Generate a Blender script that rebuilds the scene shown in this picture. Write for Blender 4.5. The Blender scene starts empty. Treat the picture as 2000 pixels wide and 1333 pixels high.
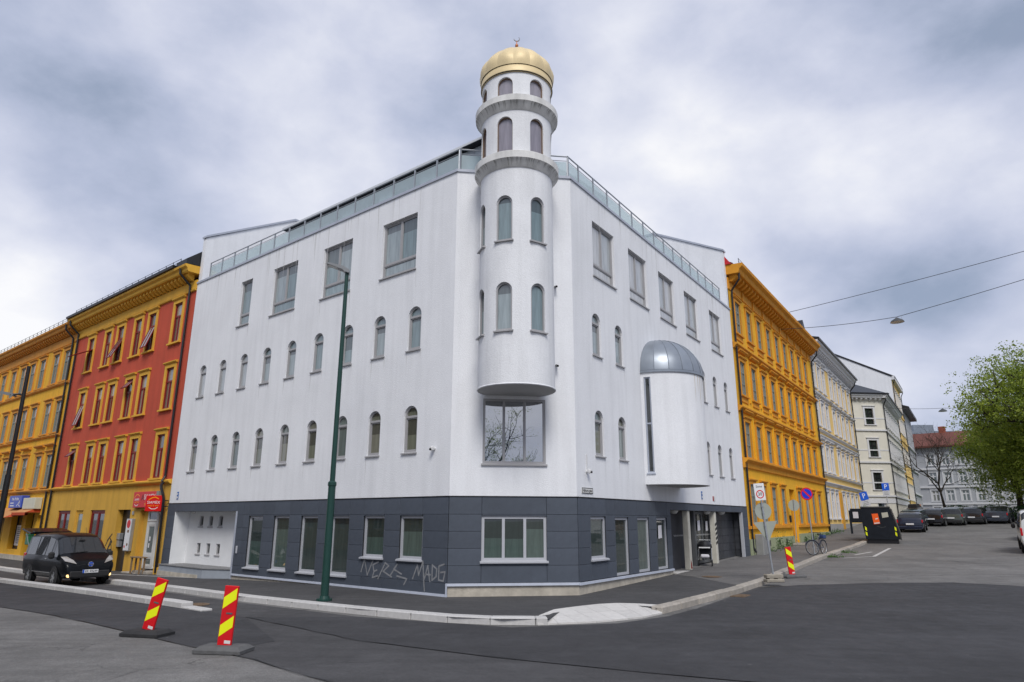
import bpy, bmesh, math, random
from math import sin, cos, pi, radians, sqrt, atan2, hypot
from mathutils import Matrix, Vector
random.seed(7)
scene = bpy.context.scene
COL = scene.collection
# ------------------------------------------------------------------ camera
PITCH, ROLL, EYE = 0.25940, -0.0026, 2.04
cd = bpy.data.cameras.new('camera'); cam = bpy.data.objects.new('camera', cd); COL.objects.link(cam)
cd.sensor_width = 36; cd.lens = 1311.08/2000*36; cd.clip_start = .1; cd.clip_end = 3000
cam.matrix_world = Matrix.Translation((0, 0, EYE)) @ Matrix.Rotation(pi/2+PITCH, 4, 'X') @ Matrix.Rotation(-ROLL, 4, 'Z')
scene.camera = cam
# ------------------------------------------------------------------ sky
SUN_EL, SUN_AZ = radians(48), radians(173)      # azimuth clockwise from +Y: straight behind the camera
world = bpy.data.worlds.new('World'); scene.world = world; world.use_nodes = True
nt = world.node_tree; nt.nodes.clear()
def N(t, **k):
    n = nt.nodes.new(t)
    for a, b in k.items(): setattr(n, a, b)
    return n
def math_node(op, a, b=None, c=None, clamp=False):
    n = N('ShaderNodeMath', operation=op, use_clamp=clamp)
    for i, x in enumerate((a, b, c)):
        if x is None: continue
        if isinstance(x, (int, float)): n.inputs[i].default_value = x
        else: nt.links.new(x, n.inputs[i])
    return n.outputs[0]
tc = N('ShaderNodeTexCoord'); nrm = N('ShaderNodeVectorMath', operation='NORMALIZE'); nt.links.new(tc.outputs['Generated'], nrm.inputs[0])
D3 = nrm.outputs[0]
sep = N('ShaderNodeSeparateXYZ'); nt.links.new(D3, sep.inputs[0])
zz = math_node('ADD', math_node('MAXIMUM', sep.outputs[2], 0.0), .32)
comb = N('ShaderNodeCombineXYZ')
nt.links.new(sep.outputs[0], comb.inputs[0]); nt.links.new(sep.outputs[1], comb.inputs[1]); nt.links.new(math_node('MULTIPLY', sep.outputs[2], 1.55), comb.inputs[2])
def cloud_noise(scale, detail, rough, off, dist=0.0):
    mp = N('ShaderNodeMapping'); mp.inputs['Location'].default_value = off; nt.links.new(comb.outputs[0], mp.inputs[0])
    n = N('ShaderNodeTexNoise'); n.inputs['Scale'].default_value = scale; n.inputs['Detail'].default_value = detail
    n.inputs['Roughness'].default_value = rough; n.inputs['Distortion'].default_value = dist
    nt.links.new(mp.outputs[0], n.inputs['Vector']); return n.outputs['Fac']
big = cloud_noise(2.0, 3, .5, (3.1, 1.7, .6)); mid = cloud_noise(3.8, 8, .52, (.4, 5.2, .3), .1); fin = cloud_noise(11, 7, .6, (2.4, 1.2, .9), .3)
val = math_node('ADD', math_node('MULTIPLY', math_node('SUBTRACT', big, .5), 1.5), math_node('MULTIPLY', math_node('SUBTRACT', mid, .5), 1.25))
val = math_node('ADD', math_node('ADD', val, .45), math_node('MULTIPLY', math_node('SUBTRACT', fin, .5), .24))
# the cloud layout: brighter breaks and heavier banks, each a broad patch of the deck
for dx, dy, dz, sharp, amt in ((-.60, .765, .225, 110, .72), (.535, .73, .43, 36, .24), (.491, .851, .184, 260, .52), (-.49, .79, .37, 50, -.12), (.496, .83, .256, 150, -.34), (-.07, .768, .637, 14, .12), (.20, .88, .43, 40, .05), (-.16, .93, .33, 60, -.03)):
    l = sqrt(dx*dx+dy*dy+dz*dz); dt = N('ShaderNodeVectorMath', operation='DOT_PRODUCT'); nt.links.new(D3, dt.inputs[0]); dt.inputs[1].default_value = (dx/l, dy/l, dz/l)
    e = math_node('POWER', math_node('MAXIMUM', dt.outputs['Value'], 0.0), sharp)
    val = math_node('ADD', val, math_node('MULTIPLY', e, amt))
ramp = N('ShaderNodeValToRGB'); nt.links.new(val, ramp.inputs[0])
el = ramp.color_ramp.elements
el[0].position = .12; el[0].color = (.32, .38, .51, 1); el[1].position = 1.0; el[1].color = (.95, .95, .97, 1)
e = el.new(.34); e.color = (.46, .51, .66, 1); e = el.new(.56); e.color = (.61, .645, .78, 1); e = el.new(.80); e.color = (.78, .80, .89, 1)
CLOUD = 10.5
cs = N('ShaderNodeVectorMath', operation='SCALE'); cs.inputs['Scale'].default_value = CLOUD; nt.links.new(ramp.outputs[0], cs.inputs[0])
sky = N('ShaderNodeTexSky', sky_type='NISHITA'); sky.sun_disc = False; sky.sun_elevation = SUN_EL; sky.sun_rotation = SUN_AZ
mix = N('ShaderNodeMix', data_type='RGBA'); cov = N('ShaderNodeMapRange'); cov.inputs[1].default_value = .02; cov.inputs[2].default_value = .30; cov.inputs[3].default_value = .80; cov.inputs[4].default_value = .94; nt.links.new(val, cov.inputs[0]); nt.links.new(cov.outputs[0], mix.inputs['Factor'])
nt.links.new(sky.outputs[0], mix.inputs[6]); nt.links.new(cs.outputs[0], mix.inputs[7])
bg = N('ShaderNodeBackground'); bg.inputs['Strength'].default_value = .063; nt.links.new(mix.outputs[2], bg.inputs['Color'])
out = N('ShaderNodeOutputWorld'); nt.links.new(bg.outputs[0], out.inputs['Surface'])
sl = bpy.data.lights.new('sun', 'SUN'); sl.energy = 1.5; sl.angle = radians(24); sl.color = (1, .965, .92)
so = bpy.data.objects.new('sun', sl); COL.objects.link(so)
sd = Vector((sin(SUN_AZ)*cos(SUN_EL), cos(SUN_AZ)*cos(SUN_EL), sin(SUN_EL)))
so.rotation_euler = sd.to_track_quat('Z', 'Y').to_euler(); so.location = sd*60
vs = scene.view_settings; vs.view_transform = 'Standard'; vs.look = 'None'; vs.gamma = 1; vs.exposure = .68; vs.use_curve_mapping = False
scene.cycles.max_bounces = 6
# ------------------------------------------------------------------ materials
def rgb(h):                       # sRGB bytes -> linear
    f = lambda c: c/12.92 if c <= .04045 else ((c+.055)/1.055)**2.4
    return tuple(f(x/255) for x in h)
MATS = {}
def mat(name, col, rough=.7, var=.12, scale=3., bump=0., bscale=30., metal=0., ior=1.45, rand=0., streak=0., coat=0., emit=0., stretch=(1, 1, 1), detail=5, trans=0., grain=0.):
    if name in MATS: return MATS[name]
    m = bpy.data.materials.new(name); m.use_nodes = True; t = m.node_tree; b = t.nodes['Principled BSDF']; L = t.links.new
    b.inputs['Roughness'].default_value = rough; b.inputs['Metallic'].default_value = metal; b.inputs['IOR'].default_value = ior
    b.inputs['Coat Weight'].default_value = coat; b.inputs['Coat Roughness'].default_value = .05
    if trans: b.inputs['Transmission Weight'].default_value = trans
    tcn = t.nodes.new('ShaderNodeTexCoord')
    mp = t.nodes.new('ShaderNodeMapping'); mp.inputs['Scale'].default_value = stretch; L(tcn.outputs['Object'], mp.inputs[0])
    n = t.nodes.new('ShaderNodeTexNoise'); n.inputs['Scale'].default_value = scale; n.inputs['Detail'].default_value = detail; n.inputs['Roughness'].default_value = .6; L(mp.outputs[0], n.inputs['Vector'])
    mr = t.nodes.new('ShaderNodeMapRange'); mr.inputs['From Min'].default_value = .25; mr.inputs['From Max'].default_value = .75; mr.inputs['To Min'].default_value = 1-var; mr.inputs['To Max'].default_value = 1+var; L(n.outputs['Fac'], mr.inputs[0])
    fac = mr.outputs[0]
    def mul(a, bb):
        q = t.nodes.new('ShaderNodeMath'); q.operation = 'MULTIPLY'; L(a, q.inputs[0]); L(bb, q.inputs[1]); return q.outputs[0]
    if streak:
        mp2 = t.nodes.new('ShaderNodeMapping'); mp2.inputs['Scale'].default_value = (2.1, 2.1, .16); L(tcn.outputs['Object'], mp2.inputs[0])
        n2 = t.nodes.new('ShaderNodeTexNoise'); n2.inputs['Scale'].default_value = 1.6; n2.inputs['Detail'].default_value = 6; L(mp2.outputs[0], n2.inputs['Vector'])
        r2 = t.nodes.new('ShaderNodeMapRange'); r2.inputs['From Min'].default_value = .45; r2.inputs['From Max'].default_value = .8; r2.inputs['To Min'].default_value = 1; r2.inputs['To Max'].default_value = 1-streak; L(n2.outputs['Fac'], r2.inputs[0])
        fac = mul(fac, r2.outputs[0])
    if grain:
        n5 = t.nodes.new('ShaderNodeTexNoise'); n5.inputs['Scale'].default_value = 16; n5.inputs['Detail'].default_value = 5; n5.inputs['Roughness'].default_value = .75; L(tcn.outputs['Object'], n5.inputs['Vector'])
        r5 = t.nodes.new('ShaderNodeMapRange'); r5.inputs[1].default_value = .3; r5.inputs[2].default_value = .7; r5.inputs[3].default_value = 1-grain; r5.inputs[4].default_value = 1+grain; L(n5.outputs['Fac'], r5.inputs[0]); fac = mul(fac, r5.outputs[0])
    if rand:
        oi = t.nodes.new('ShaderNodeObjectInfo'); r3 = t.nodes.new('ShaderNodeMapRange'); r3.inputs['To Min'].default_value = 1-rand; r3.inputs['To Max'].default_value = 1+rand; L(oi.outputs['Random'], r3.inputs[0])
        fac = mul(fac, r3.outputs[0])
    sc = t.nodes.new('ShaderNodeVectorMath'); sc.operation = 'SCALE'; sc.inputs[0].default_value = col[:3]; L(fac, sc.inputs['Scale']); L(sc.outputs[0], b.inputs['Base Color'])
    if bump:
        n3 = t.nodes.new('ShaderNodeTexNoise'); n3.inputs['Scale'].default_value = bscale; n3.inputs['Detail'].default_value = 4; L(tcn.outputs['Object'], n3.inputs['Vector'])
        bp = t.nodes.new('ShaderNodeBump'); bp.inputs['Strength'].default_value = bump; bp.inputs['Distance'].default_value = .02; L(n3.outputs['Fac'], bp.inputs['Height']); L(bp.outputs[0], b.inputs['Normal'])
    if emit:
        b.inputs['Emission Color'].default_value = (*col[:3], 1); b.inputs['Emission Strength'].default_value = emit
    MATS[name] = m; return m
def asphalt(name, col, speck=.5, patch=.25, bump=.35, track=.12, crack=0.):
    m = bpy.data.materials.new(name); m.use_nodes = True; t = m.node_tree; b = t.nodes['Principled BSDF']; L = t.links.new
    tcn = t.nodes.new('ShaderNodeTexCoord'); P = tcn.outputs['Object']
    def noise(s, d, r=.6, vec=P):
        n = t.nodes.new('ShaderNodeTexNoise'); n.inputs['Scale'].default_value = s; n.inputs['Detail'].default_value = d; n.inputs['Roughness'].default_value = r; L(vec, n.inputs['Vector']); return n.outputs['Fac']
    def rng(x, a, bb, lo, hi):
        n = t.nodes.new('ShaderNodeMapRange'); n.inputs[1].default_value = a; n.inputs[2].default_value = bb; n.inputs[3].default_value = lo; n.inputs[4].default_value = hi; L(x, n.inputs[0]); return n.outputs[0]
    def mul(x, y):
        q = t.nodes.new('ShaderNodeMath'); q.operation = 'MULTIPLY'; L(x, q.inputs[0]); L(y, q.inputs[1]); return q.outputs[0]
    fine = noise(55, 3, .8); f = rng(fine, .25, .75, 1-speck, 1+speck)
    f = mul(f, rng(noise(.35, 5), .3, .7, 1-patch, 1+patch)); f = mul(f, rng(noise(2.2, 6), .3, .72, 1-patch*.5, 1+patch*.5))
    mp = t.nodes.new('ShaderNodeMapping'); mp.inputs['Rotation'].default_value = (0, 0, radians(35)); mp.inputs['Scale'].default_value = (.12, 2.4, 1); L(P, mp.inputs[0])
    f = mul(f, rng(noise(1.3, 4, .6, mp.outputs[0]), .35, .7, 1-track, 1+track))
    f = mul(f, rng(noise(15, 3, .7), .3, .7, .87, 1.13))
    if crack:
        vo = t.nodes.new('ShaderNodeTexVoronoi'); vo.feature = 'DISTANCE_TO_EDGE'; vo.inputs['Scale'].default_value = .33
        wv = t.nodes.new('ShaderNodeTexNoise'); wv.inputs['Scale'].default_value = 1.6; wv.inputs['Detail'].default_value = 5; L(P, wv.inputs['Vector'])
        va = t.nodes.new('ShaderNodeVectorMath'); va.operation = 'MULTIPLY_ADD'; L(wv.outputs['Color'], va.inputs[0]); va.inputs[1].default_value = (1.1, 1.1, 0); L(P, va.inputs[2]); L(va.outputs[0], vo.inputs['Vector'])
        ln = rng(vo.outputs['Distance'], .0, .008, 1, 0); f = mul(f, rng(mul(ln, rng(noise(.5, 2), .45, .6, 0, 1)), 0, 1, 1, 1-crack))
    pale = noise(7.5, 2, .5); f2 = rng(pale, .74, .78, 0, .55)                    # scattered pale grit
    sc = t.nodes.new('ShaderNodeVectorMath'); sc.operation = 'SCALE'; sc.inputs[0].default_value = col; L(f, sc.inputs['Scale'])
    mx = t.nodes.new('ShaderNodeMix'); mx.data_type = 'RGBA'; L(mul(f2, rng(fine, .4, .6, 0, 1)), mx.inputs[0]); L(sc.outputs[0], mx.inputs[6]); mx.inputs[7].default_value = (.3, .29, .28, 1)
    L(mx.outputs[2], b.inputs['Base Color']); L(rng(noise(3, 3), .3, .7, .72, .95), b.inputs['Roughness'])
    bp = t.nodes.new('ShaderNodeBump'); bp.inputs['Strength'].default_value = bump; bp.inputs['Distance'].default_value = .012; L(fine, bp.inputs['Height']); L(bp.outputs[0], b.inputs['Normal'])
    MATS[name] = m; return m
def glass(name, cols, rough=.03, ior=1.9, film=False):
    """window pane: a dark or curtained room behind a reflecting sheet; the tone differs from pane to pane"""
    m = bpy.data.materials.new(name); m.use_nodes = True; t = m.node_tree; b = t.nodes['Principled BSDF']; L = t.links.new
    oi = t.nodes.new('ShaderNodeObjectInfo'); rp = t.nodes.new('ShaderNodeValToRGB'); L(oi.outputs['Random'], rp.inputs[0])
    e = rp.color_ramp.elements; rp.color_ramp.interpolation = 'CONSTANT'
    e[0].position = 0; e[0].color = (*cols[0], 1); e[1].position = 1/len(cols); e[1].color = (*cols[min(1, len(cols)-1)], 1)
    for i in range(2, len(cols)):
        k = e.new(i/len(cols)); k.color = (*cols[i], 1)
    tcn = t.nodes.new('ShaderNodeTexCoord')
    mp = t.nodes.new('ShaderNodeMapping'); mp.inputs['Scale'].default_value = (7, 7, .9); L(tcn.outputs['Object'], mp.inputs[0])
    n = t.nodes.new('ShaderNodeTexNoise'); n.inputs['Scale'].default_value = 1.5; n.inputs['Detail'].default_value = 3; L(mp.outputs[0], n.inputs['Vector'])
    mr = t.nodes.new('ShaderNodeMapRange'); mr.inputs[1].default_value = .3; mr.inputs[2].default_value = .7; mr.inputs[3].default_value = .78; mr.inputs[4].default_value = 1.2; L(n.outputs['Fac'], mr.inputs[0])
    sc = t.nodes.new('ShaderNodeVectorMath'); sc.operation = 'SCALE'; 
    tone = mr.outputs[0]
    if film:          # frosted film on the lower part of the pane, clear dark glass above
        sp = t.nodes.new('ShaderNodeSeparateXYZ'); L(tcn.outputs['Generated'], sp.inputs[0]); th = t.nodes.new('ShaderNodeMapRange'); L(oi.outputs['Random'], th.inputs[0]); th.inputs[3].default_value = .45; th.inputs[4].default_value = 1.1
        gt = t.nodes.new('ShaderNodeMath'); gt.operation = 'GREATER_THAN'; L(sp.outputs[2], gt.inputs[0]); L(th.outputs[0], gt.inputs[1])
        kk = t.nodes.new('ShaderNodeMath'); kk.operation = 'MULTIPLY_ADD'; L(gt.outputs[0], kk.inputs[0]); kk.inputs[1].default_value = -.62; kk.inputs[2].default_value = 1
        m2 = t.nodes.new('ShaderNodeMath'); m2.operation = 'MULTIPLY'; L(tone, m2.inputs[0]); L(kk.outputs[0], m2.inputs[1]); tone = m2.outputs[0]
    L(rp.outputs[0], sc.inputs[0]); L(tone, sc.inputs['Scale']); L(sc.outputs[0], b.inputs['Base Color'])
    b.inputs['Roughness'].default_value = .5; b.inputs['IOR'].default_value = 1.3; b.inputs['Coat Weight'].default_value = 1; b.inputs['Coat Roughness'].default_value = rough; b.inputs['Coat IOR'].default_value = ior
    n4 = t.nodes.new('ShaderNodeTexNoise'); n4.inputs['Scale'].default_value = 1.1; L(tcn.outputs['Object'], n4.inputs['Vector'])
    bp = t.nodes.new('ShaderNodeBump'); bp.inputs['Strength'].default_value = .05; bp.inputs['Distance'].default_value = .02; L(n4.outputs['Fac'], bp.inputs['Height']); L(bp.outputs[0], b.inputs['Coat Normal'])
    MATS[name] = m; return m
white = mat('white_render', (.79, .80, .82), .9, .05, .7, .5, 34, streak=.10, grain=.045)
white_in = mat('white_render_niche', (.74, .75, .76), .9, .05, 1.5, .3, 45)
tower_m = mat('tower_render', (.77, .78, .795), .9, .05, 1.2, .55, 34, streak=.15, grain=.045)
band_m = mat('weathered_band', (.76, .755, .73), .9, .14, 2.5, .4, 40, streak=.35)
slate = mat('slate_panel', (.070, .083, .106), .55, .24, 1.4, .12, 60, rand=.09)
slate_gap = mat('slate_backing', (.02, .022, .026), .9, .05)
greyframe = mat('grey_frame', (.36, .355, .36), .5, .05, 2)
lightframe = mat('light_grey_frame', (.43, .44, .47), .45, .05, 2)
flash = mat('zinc_flashing', (.40, .43, .50), .4, .08, 3)
concrete = mat('plinth_concrete', (.46, .42, .35), .9, .22, 3, .5, 25, streak=.2)
steel = mat('galvanised_steel', (.42, .44, .46), .4, .1, 6, metal=.6)
zinc = mat('zinc_roof', (.27, .30, .34), .38, .12, 1.6, metal=.5, rand=.08)
gold = mat('gold_sheet', (.75, .60, .34), .5, .10, 1.6, metal=.12, rand=.07)
copper = mat('copper_ball', (.45, .16, .06), .4, .15, 8, metal=.5)
black = mat('black_paint', (.012, .012, .014), .4, .1)
blackroof = mat('black_sheet_roof', (.018, .019, .022), .5, .15, 2)
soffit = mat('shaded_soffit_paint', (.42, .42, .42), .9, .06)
railglass = mat('rail_glass', (.55, .63, .66), .06, .04, 1, ior=1.6)
def _thin(m, f):
    t = m.node_tree; b = t.nodes['Principled BSDF']; tr = t.nodes.new('ShaderNodeBsdfTransparent'); tr.inputs[0].default_value = (.86, .93, .93, 1); ms = t.nodes.new('ShaderNodeMixShader'); ms.inputs[0].default_value = f
    t.links.new(tr.outputs[0], ms.inputs[1]); t.links.new(b.outputs[0], ms.inputs[2]); t.links.new(ms.outputs[0], t.nodes['Material Output'].inputs['Surface'])
_thin(railglass, .45)
red_wall = mat('red_wall', rgb((190, 80, 56)), .85, .10, .8, .2, 40, streak=.16, grain=.04)
yel_wall = mat('ochre_wall', rgb((208, 162, 64)), .85, .12, .8, .2, 40, streak=.2, grain=.04)
yel_trim = mat('yellow_trim', rgb((222, 170, 58)), .75, .12, 1.5, streak=.14)
yl_wall = mat('yellow_wall', rgb((226, 172, 48)), .85, .10, .8, .2, 40, streak=.18, grain=.04)
or_trim = mat('orange_trim', rgb((208, 142, 50)), .75, .14, 1.5, streak=.15)
yr_wall = mat('amber_wall', rgb((232, 174, 38)), .85, .10, .8, .2, 40, streak=.16, grain=.04)
yr_trim = mat('amber_trim', rgb((212, 144, 34)), .75, .14, 1.5, streak=.15)
pale_y = mat('pale_yellow_wall', rgb((232, 196, 120)), .85, .06, 1.2, .1, 40, streak=.08)
white_trim = mat('white_stucco_trim', (.62, .62, .63), .8, .06, 2)
cream_w = mat('cream_wall', (.68, .65, .56), .85, .06, 1.2, streak=.06)
grey_w = mat('grey_wall', (.40, .41, .43), .85, .06, 1.2, streak=.06)
redframe = mat('red_frame', rgb((128, 34, 32)), .5, .06)
greenframe = mat('sage_frame', (.22, .25, .23), .5, .06)
redtile = mat('red_tile', (.135, .045, .032), .8, .25, 4, .3, 20)
greenplinth = mat('pale_green_plinth', (.30, .33, .20), .9, .12, 2, .3, 30)
granite = mat('granite_new', (.50, .49, .475), .8, .12, 9, .2, 60, rand=.07)
granite_old = mat('granite_old', (.34, .31, .27), .85, .22, 6, .5, 25, rand=.14)
slabm = mat('pale_slab', (.56, .545, .52), .8, .10, 8, .2, 60, rand=.05)
glass('pane_grey', [(.20, .27, .28), (.14, .20, .21), (.26, .31, .32), (.17, .23, .24), (.22, .29, .30)], film=True)
glass('pane_warm', [(.13, .14, .10), (.17, .17, .13), (.10, .13, .12), (.16, .20, .19)], film=True)
glass('pane_white', [(.40, .42, .43), (.34, .37, .38), (.44, .45, .45)])
glass('pane_dark', [(.015, .02, .02), (.03, .035, .035), (.02, .03, .028)])
glass('pane_shop', [(.045, .075, .064), (.07, .10, .086), (.03, .045, .04), (.09, .115, .10)], .02, 1.75, film=True)
glass('pane_tower', [(.11, .08, .09), (.16, .13, .14), (.22, .20, .23)], .06, 1.9)
glass('pane_mirror', [(.03, .05, .075)], .01, 5.0)  # bluish base: reflected blue sky put into the pane colour
glass('pane_curtain', [(.28, .25, .21), (.10, .10, .10), (.22, .21, .20), (.06, .06, .065)])
glass('pane_sage', [(.15, .18, .18), (.12, .15, .15), (.19, .22, .22)])
glass('car_glass', [(.010, .012, .014)], .02, 1.55)
a_new = asphalt('asphalt_new', (.034, .034, .037), .55, .3, crack=.3)
a_mid = asphalt('asphalt_mid', (.052, .051, .053), .5, .3, crack=.25)
a_old = asphalt('asphalt_old', (.138, .134, .128), .5, .28, crack=.6)
a_pav = asphalt('asphalt_footway', (.058, .057, .058), .45, .22, crack=.15)
a_pav_old = asphalt('asphalt_footway_old', (.125, .120, .116), .45, .22, crack=.5)
paintw = mat('road_paint', (.48, .48, .47), .8, .35, 14)
# ------------------------------------------------------------------ mesh helpers
class MB:
    def __init__(s): s.v = []; s.f = []
    def add(s, vs, fs):
        o = len(s.v); s.v += [tuple(x) for x in vs]; s.f += [tuple(i+o for i in f) for f in fs]; return s
    def poly(s, pts): return s.add(pts, [tuple(range(len(pts)))])
    def box(s, x0, x1, y0, y1, z0, z1):
        return s.add([(x0, y0, z0), (x1, y0, z0), (x1, y1, z0), (x0, y1, z0), (x0, y0, z1), (x1, y0, z1), (x1, y1, z1), (x0, y1, z1)],
                     [(0, 3, 2, 1), (4, 5, 6, 7), (0, 1, 5, 4), (1, 2, 6, 5), (2, 3, 7, 6), (3, 0, 4, 7)])
    def bbox(s, x0, x1, y0, y1, z0, z1, b=.01):         # box with chamfered long edges
        bm = bmesh.new(); bmesh.ops.create_cube(bm, size=1)
        for v in bm.verts: v.co = ((x0+x1)/2+v.co.x*(x1-x0), (y0+y1)/2+v.co.y*(y1-y0), (z0+z1)/2+v.co.z*(z1-z0))
        bmesh.ops.bevel(bm, geom=bm.edges[:], offset=b, segments=1, affect='EDGES')
        bm.verts.index_update(); s.add([v.co[:] for v in bm.verts], [[v.index for v in f.verts] for f in bm.faces]); bm.free(); return s
    def prism(s, poly, y0, y1):                          # polygon in (x,z), extruded along y
        n = len(poly); return s.add([(x, y0, z) for x, z in poly]+[(x, y1, z) for x, z in poly], [tuple(range(n)), tuple(range(2*n-1, n-1, -1))]+[(i, i+n, (i+1) % n+n, (i+1) % n) for i in range(n)])
    def prismz(s, poly, z0, z1):
        n = len(poly); return s.add([(x, y, z0) for x, y in poly]+[(x, y, z1) for x, y in poly], [tuple(range(n-1, -1, -1)), tuple(range(n, 2*n))]+[(i, (i+1) % n, (i+1) % n+n, i+n) for i in range(n)])
    def prismx(s, poly, x0, x1):                         # polygon in (y,z), extruded along x
        n = len(poly); return s.add([(x0, y, z) for y, z in poly]+[(x1, y, z) for y, z in poly], [tuple(range(n)), tuple(range(2*n-1, n-1, -1))]+[(i, i+n, (i+1) % n+n, (i+1) % n) for i in range(n)])
    def cyl(s, p0, p1, r0, r1=None, n=12, cap=True):
        r1 = r0 if r1 is None else r1; p0 = Vector(p0); p1 = Vector(p1); d = (p1-p0).normalized()
        a = d.orthogonal().normalized(); b = d.cross(a)
        vs = [p0+(a*cos(2*pi*i/n)+b*sin(2*pi*i/n))*r0 for i in range(n)]+[p1+(a*cos(2*pi*i/n)+b*sin(2*pi*i/n))*r1 for i in range(n)]
        fs = [(i, (i+1) % n, (i+1) % n+n, i+n) for i in range(n)]
        if cap: fs += [tuple(range(n-1, -1, -1)), tuple(range(n, 2*n))]
        return s.add(vs, fs)
    def tube(s, pts, r, n=6):
        pts = [Vector(p) for p in pts]; rr = r if isinstance(r, (list, tuple)) else [r]*len(pts); vs = []; a = None
        for i, p in enumerate(pts):
            d = (pts[min(i+1, len(pts)-1)]-pts[max(i-1, 0)]).normalized()
            a = d.orthogonal().normalized() if a is None else (a-d*a.dot(d)).normalized()
            b = d.cross(a); vs += [p+(a*cos(2*pi*k/n)+b*sin(2*pi*k/n))*rr[i] for k in range(n)]
        fs = [(i*n+k, i*n+(k+1) % n, (i+1)*n+(k+1) % n, (i+1)*n+k) for i in range(len(pts)-1) for k in range(n)]
        return s.add(vs, fs+[tuple(range(n-1, -1, -1)), tuple(range((len(pts)-1)*n, len(pts)*n))])
    def lathe(s, prof, n=24, c=(0, 0, 0), a0=0., a1=2*pi):
        full = abs(a1-a0-2*pi) < 1e-6; m = n if full else n+1; vs = []; fs = []
        for r, z in prof:
            for i in range(m):
                a = a0+(a1-a0)*i/n; vs.append((c[0]+r*cos(a), c[1]+r*sin(a), c[2]+z))
        for j in range(len(prof)-1):
            for i in range(n): fs.append((j*m+i, j*m+(i+1) % m, (j+1)*m+(i+1) % m, (j+1)*m+i))
        return s.add(vs, fs)
    def torus(s, c, R, r, axis='y', n=20, k=6):
        vs = []; fs = []
        for i in range(n):
            a = 2*pi*i/n
            for j in range(k):
                b = 2*pi*j/k; q = R+r*cos(b); p = (q*cos(a), r*sin(b), q*sin(a)) if axis == 'y' else (q*cos(a), q*sin(a), r*sin(b))
                vs.append((c[0]+p[0], c[1]+p[1], c[2]+p[2]))
        for i in range(n):
            for j in range(k): fs.append((i*k+j, ((i+1) % n)*k+j, ((i+1) % n)*k+(j+1) % k, i*k+(j+1) % k))
        return s.add(vs, fs)
    def strip(s, pts, w, y=0.):                          # flat painted stroke in the (x,z) plane
        for (a, b) in zip(pts[:-1], pts[1:]):
            d = Vector((b[0]-a[0], b[1]-a[1])); l = d.length or 1; n = Vector((-d.y, d.x))/l*w/2; e = d/l*w*.35
            s.poly([(a[0]-e.x+n.x, y, a[1]-e.y+n.y), (a[0]-e.x-n.x, y, a[1]-e.y-n.y), (b[0]+e.x-n.x, y, b[1]+e.y-n.y), (b[0]+e.x+n.x, y, b[1]+e.y+n.y)]); y -= .0006
        return s
    def mesh(s, name, m=None, smooth=False, recalc=True):
        me = bpy.data.meshes.new(name); me.from_pydata(s.v, [], s.f); me.update()
        if recalc:
            bm = bmesh.new(); bm.from_mesh(me); bmesh.ops.recalc_face_normals(bm, faces=bm.faces[:]); bm.to_mesh(me); bm.free()
        if smooth:
            for p in me.polygons: p.use_smooth = True
            if smooth != 'all':
                try: me.set_sharp_from_angle(angle=radians(35))
                except Exception: pass
        if m: me.materials.append(MATS[m] if isinstance(m, str) else m)
        return me
WM = {}
I4 = Matrix.Identity(4)
def T(x=0, y=0, z=0, rz=0.): return Matrix.Translation((x, y, z)) @ Matrix.Rotation(rz, 4, 'Z')
def ob(name, me, world=I4, parent=None, **props):
    o = bpy.data.objects.new(name, me); COL.objects.link(o); WM[o] = world
    if parent is not None:
        o.parent = parent; o.matrix_basis = WM[parent].inverted() @ world
    else: o.matrix_basis = world
    for k, v in props.items(): o[k] = v
    return o
def thing(name, world, label, cat, group=None):
    o = ob(name, None, world, None, label=label, category=cat); o.empty_display_size = .2
    if group: o['group'] = group
    return o
def part(name, mb, m, parent, world=None, smooth=False):      # mb is written in the frame given by world (default: the parent's)
    return ob(name, mb.mesh(name, m, smooth), WM[parent] if world is None else world, parent)
CACHE = {}
def shared(key, fn):
    if key not in CACHE: CACHE[key] = fn()
    return CACHE[key]
def copy_tree(src, world, parent=None, **props):
    c = src.copy(); COL.objects.link(c); WM[c] = world
    if parent is not None: c.parent = parent; c.matrix_basis = WM[parent].inverted() @ world
    else: c.matrix_basis = world
    for k, v in props.items(): c[k] = v
    for ch in [o for o in src.children]: copy_tree(ch, world @ (WM[src].inverted() @ WM[ch]), c)
    return c
def text_mesh(s, size, m, extrude=.002, align='CENTER', shear=0.):
    cu = bpy.data.curves.new('lettering', 'FONT'); cu.body = s; cu.size = size; cu.align_x = align; cu.align_y = 'CENTER'; cu.extrude = extrude; cu.shear = shear; cu.resolution_u = 2
    o = bpy.data.objects.new('lettering', cu); COL.objects.link(o); bpy.context.view_layer.update()
    me = bpy.data.meshes.new_from_object(o.evaluated_get(bpy.context.evaluated_depsgraph_get()))
    bpy.data.objects.remove(o); bpy.data.curves.remove(cu); me.name = 'lettering'; me.materials.clear(); me.materials.append(MATS[m] if isinstance(m, str) else m)
    return me
UP = Matrix.Rotation(pi/2, 4, 'X')      # text plane (x,y) -> facade plane (x,z), facing -y
def lettering(s, size, m, world, parent, **k): return ob('lettering', text_mesh(s, size, m, **k), world @ UP, parent)
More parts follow.
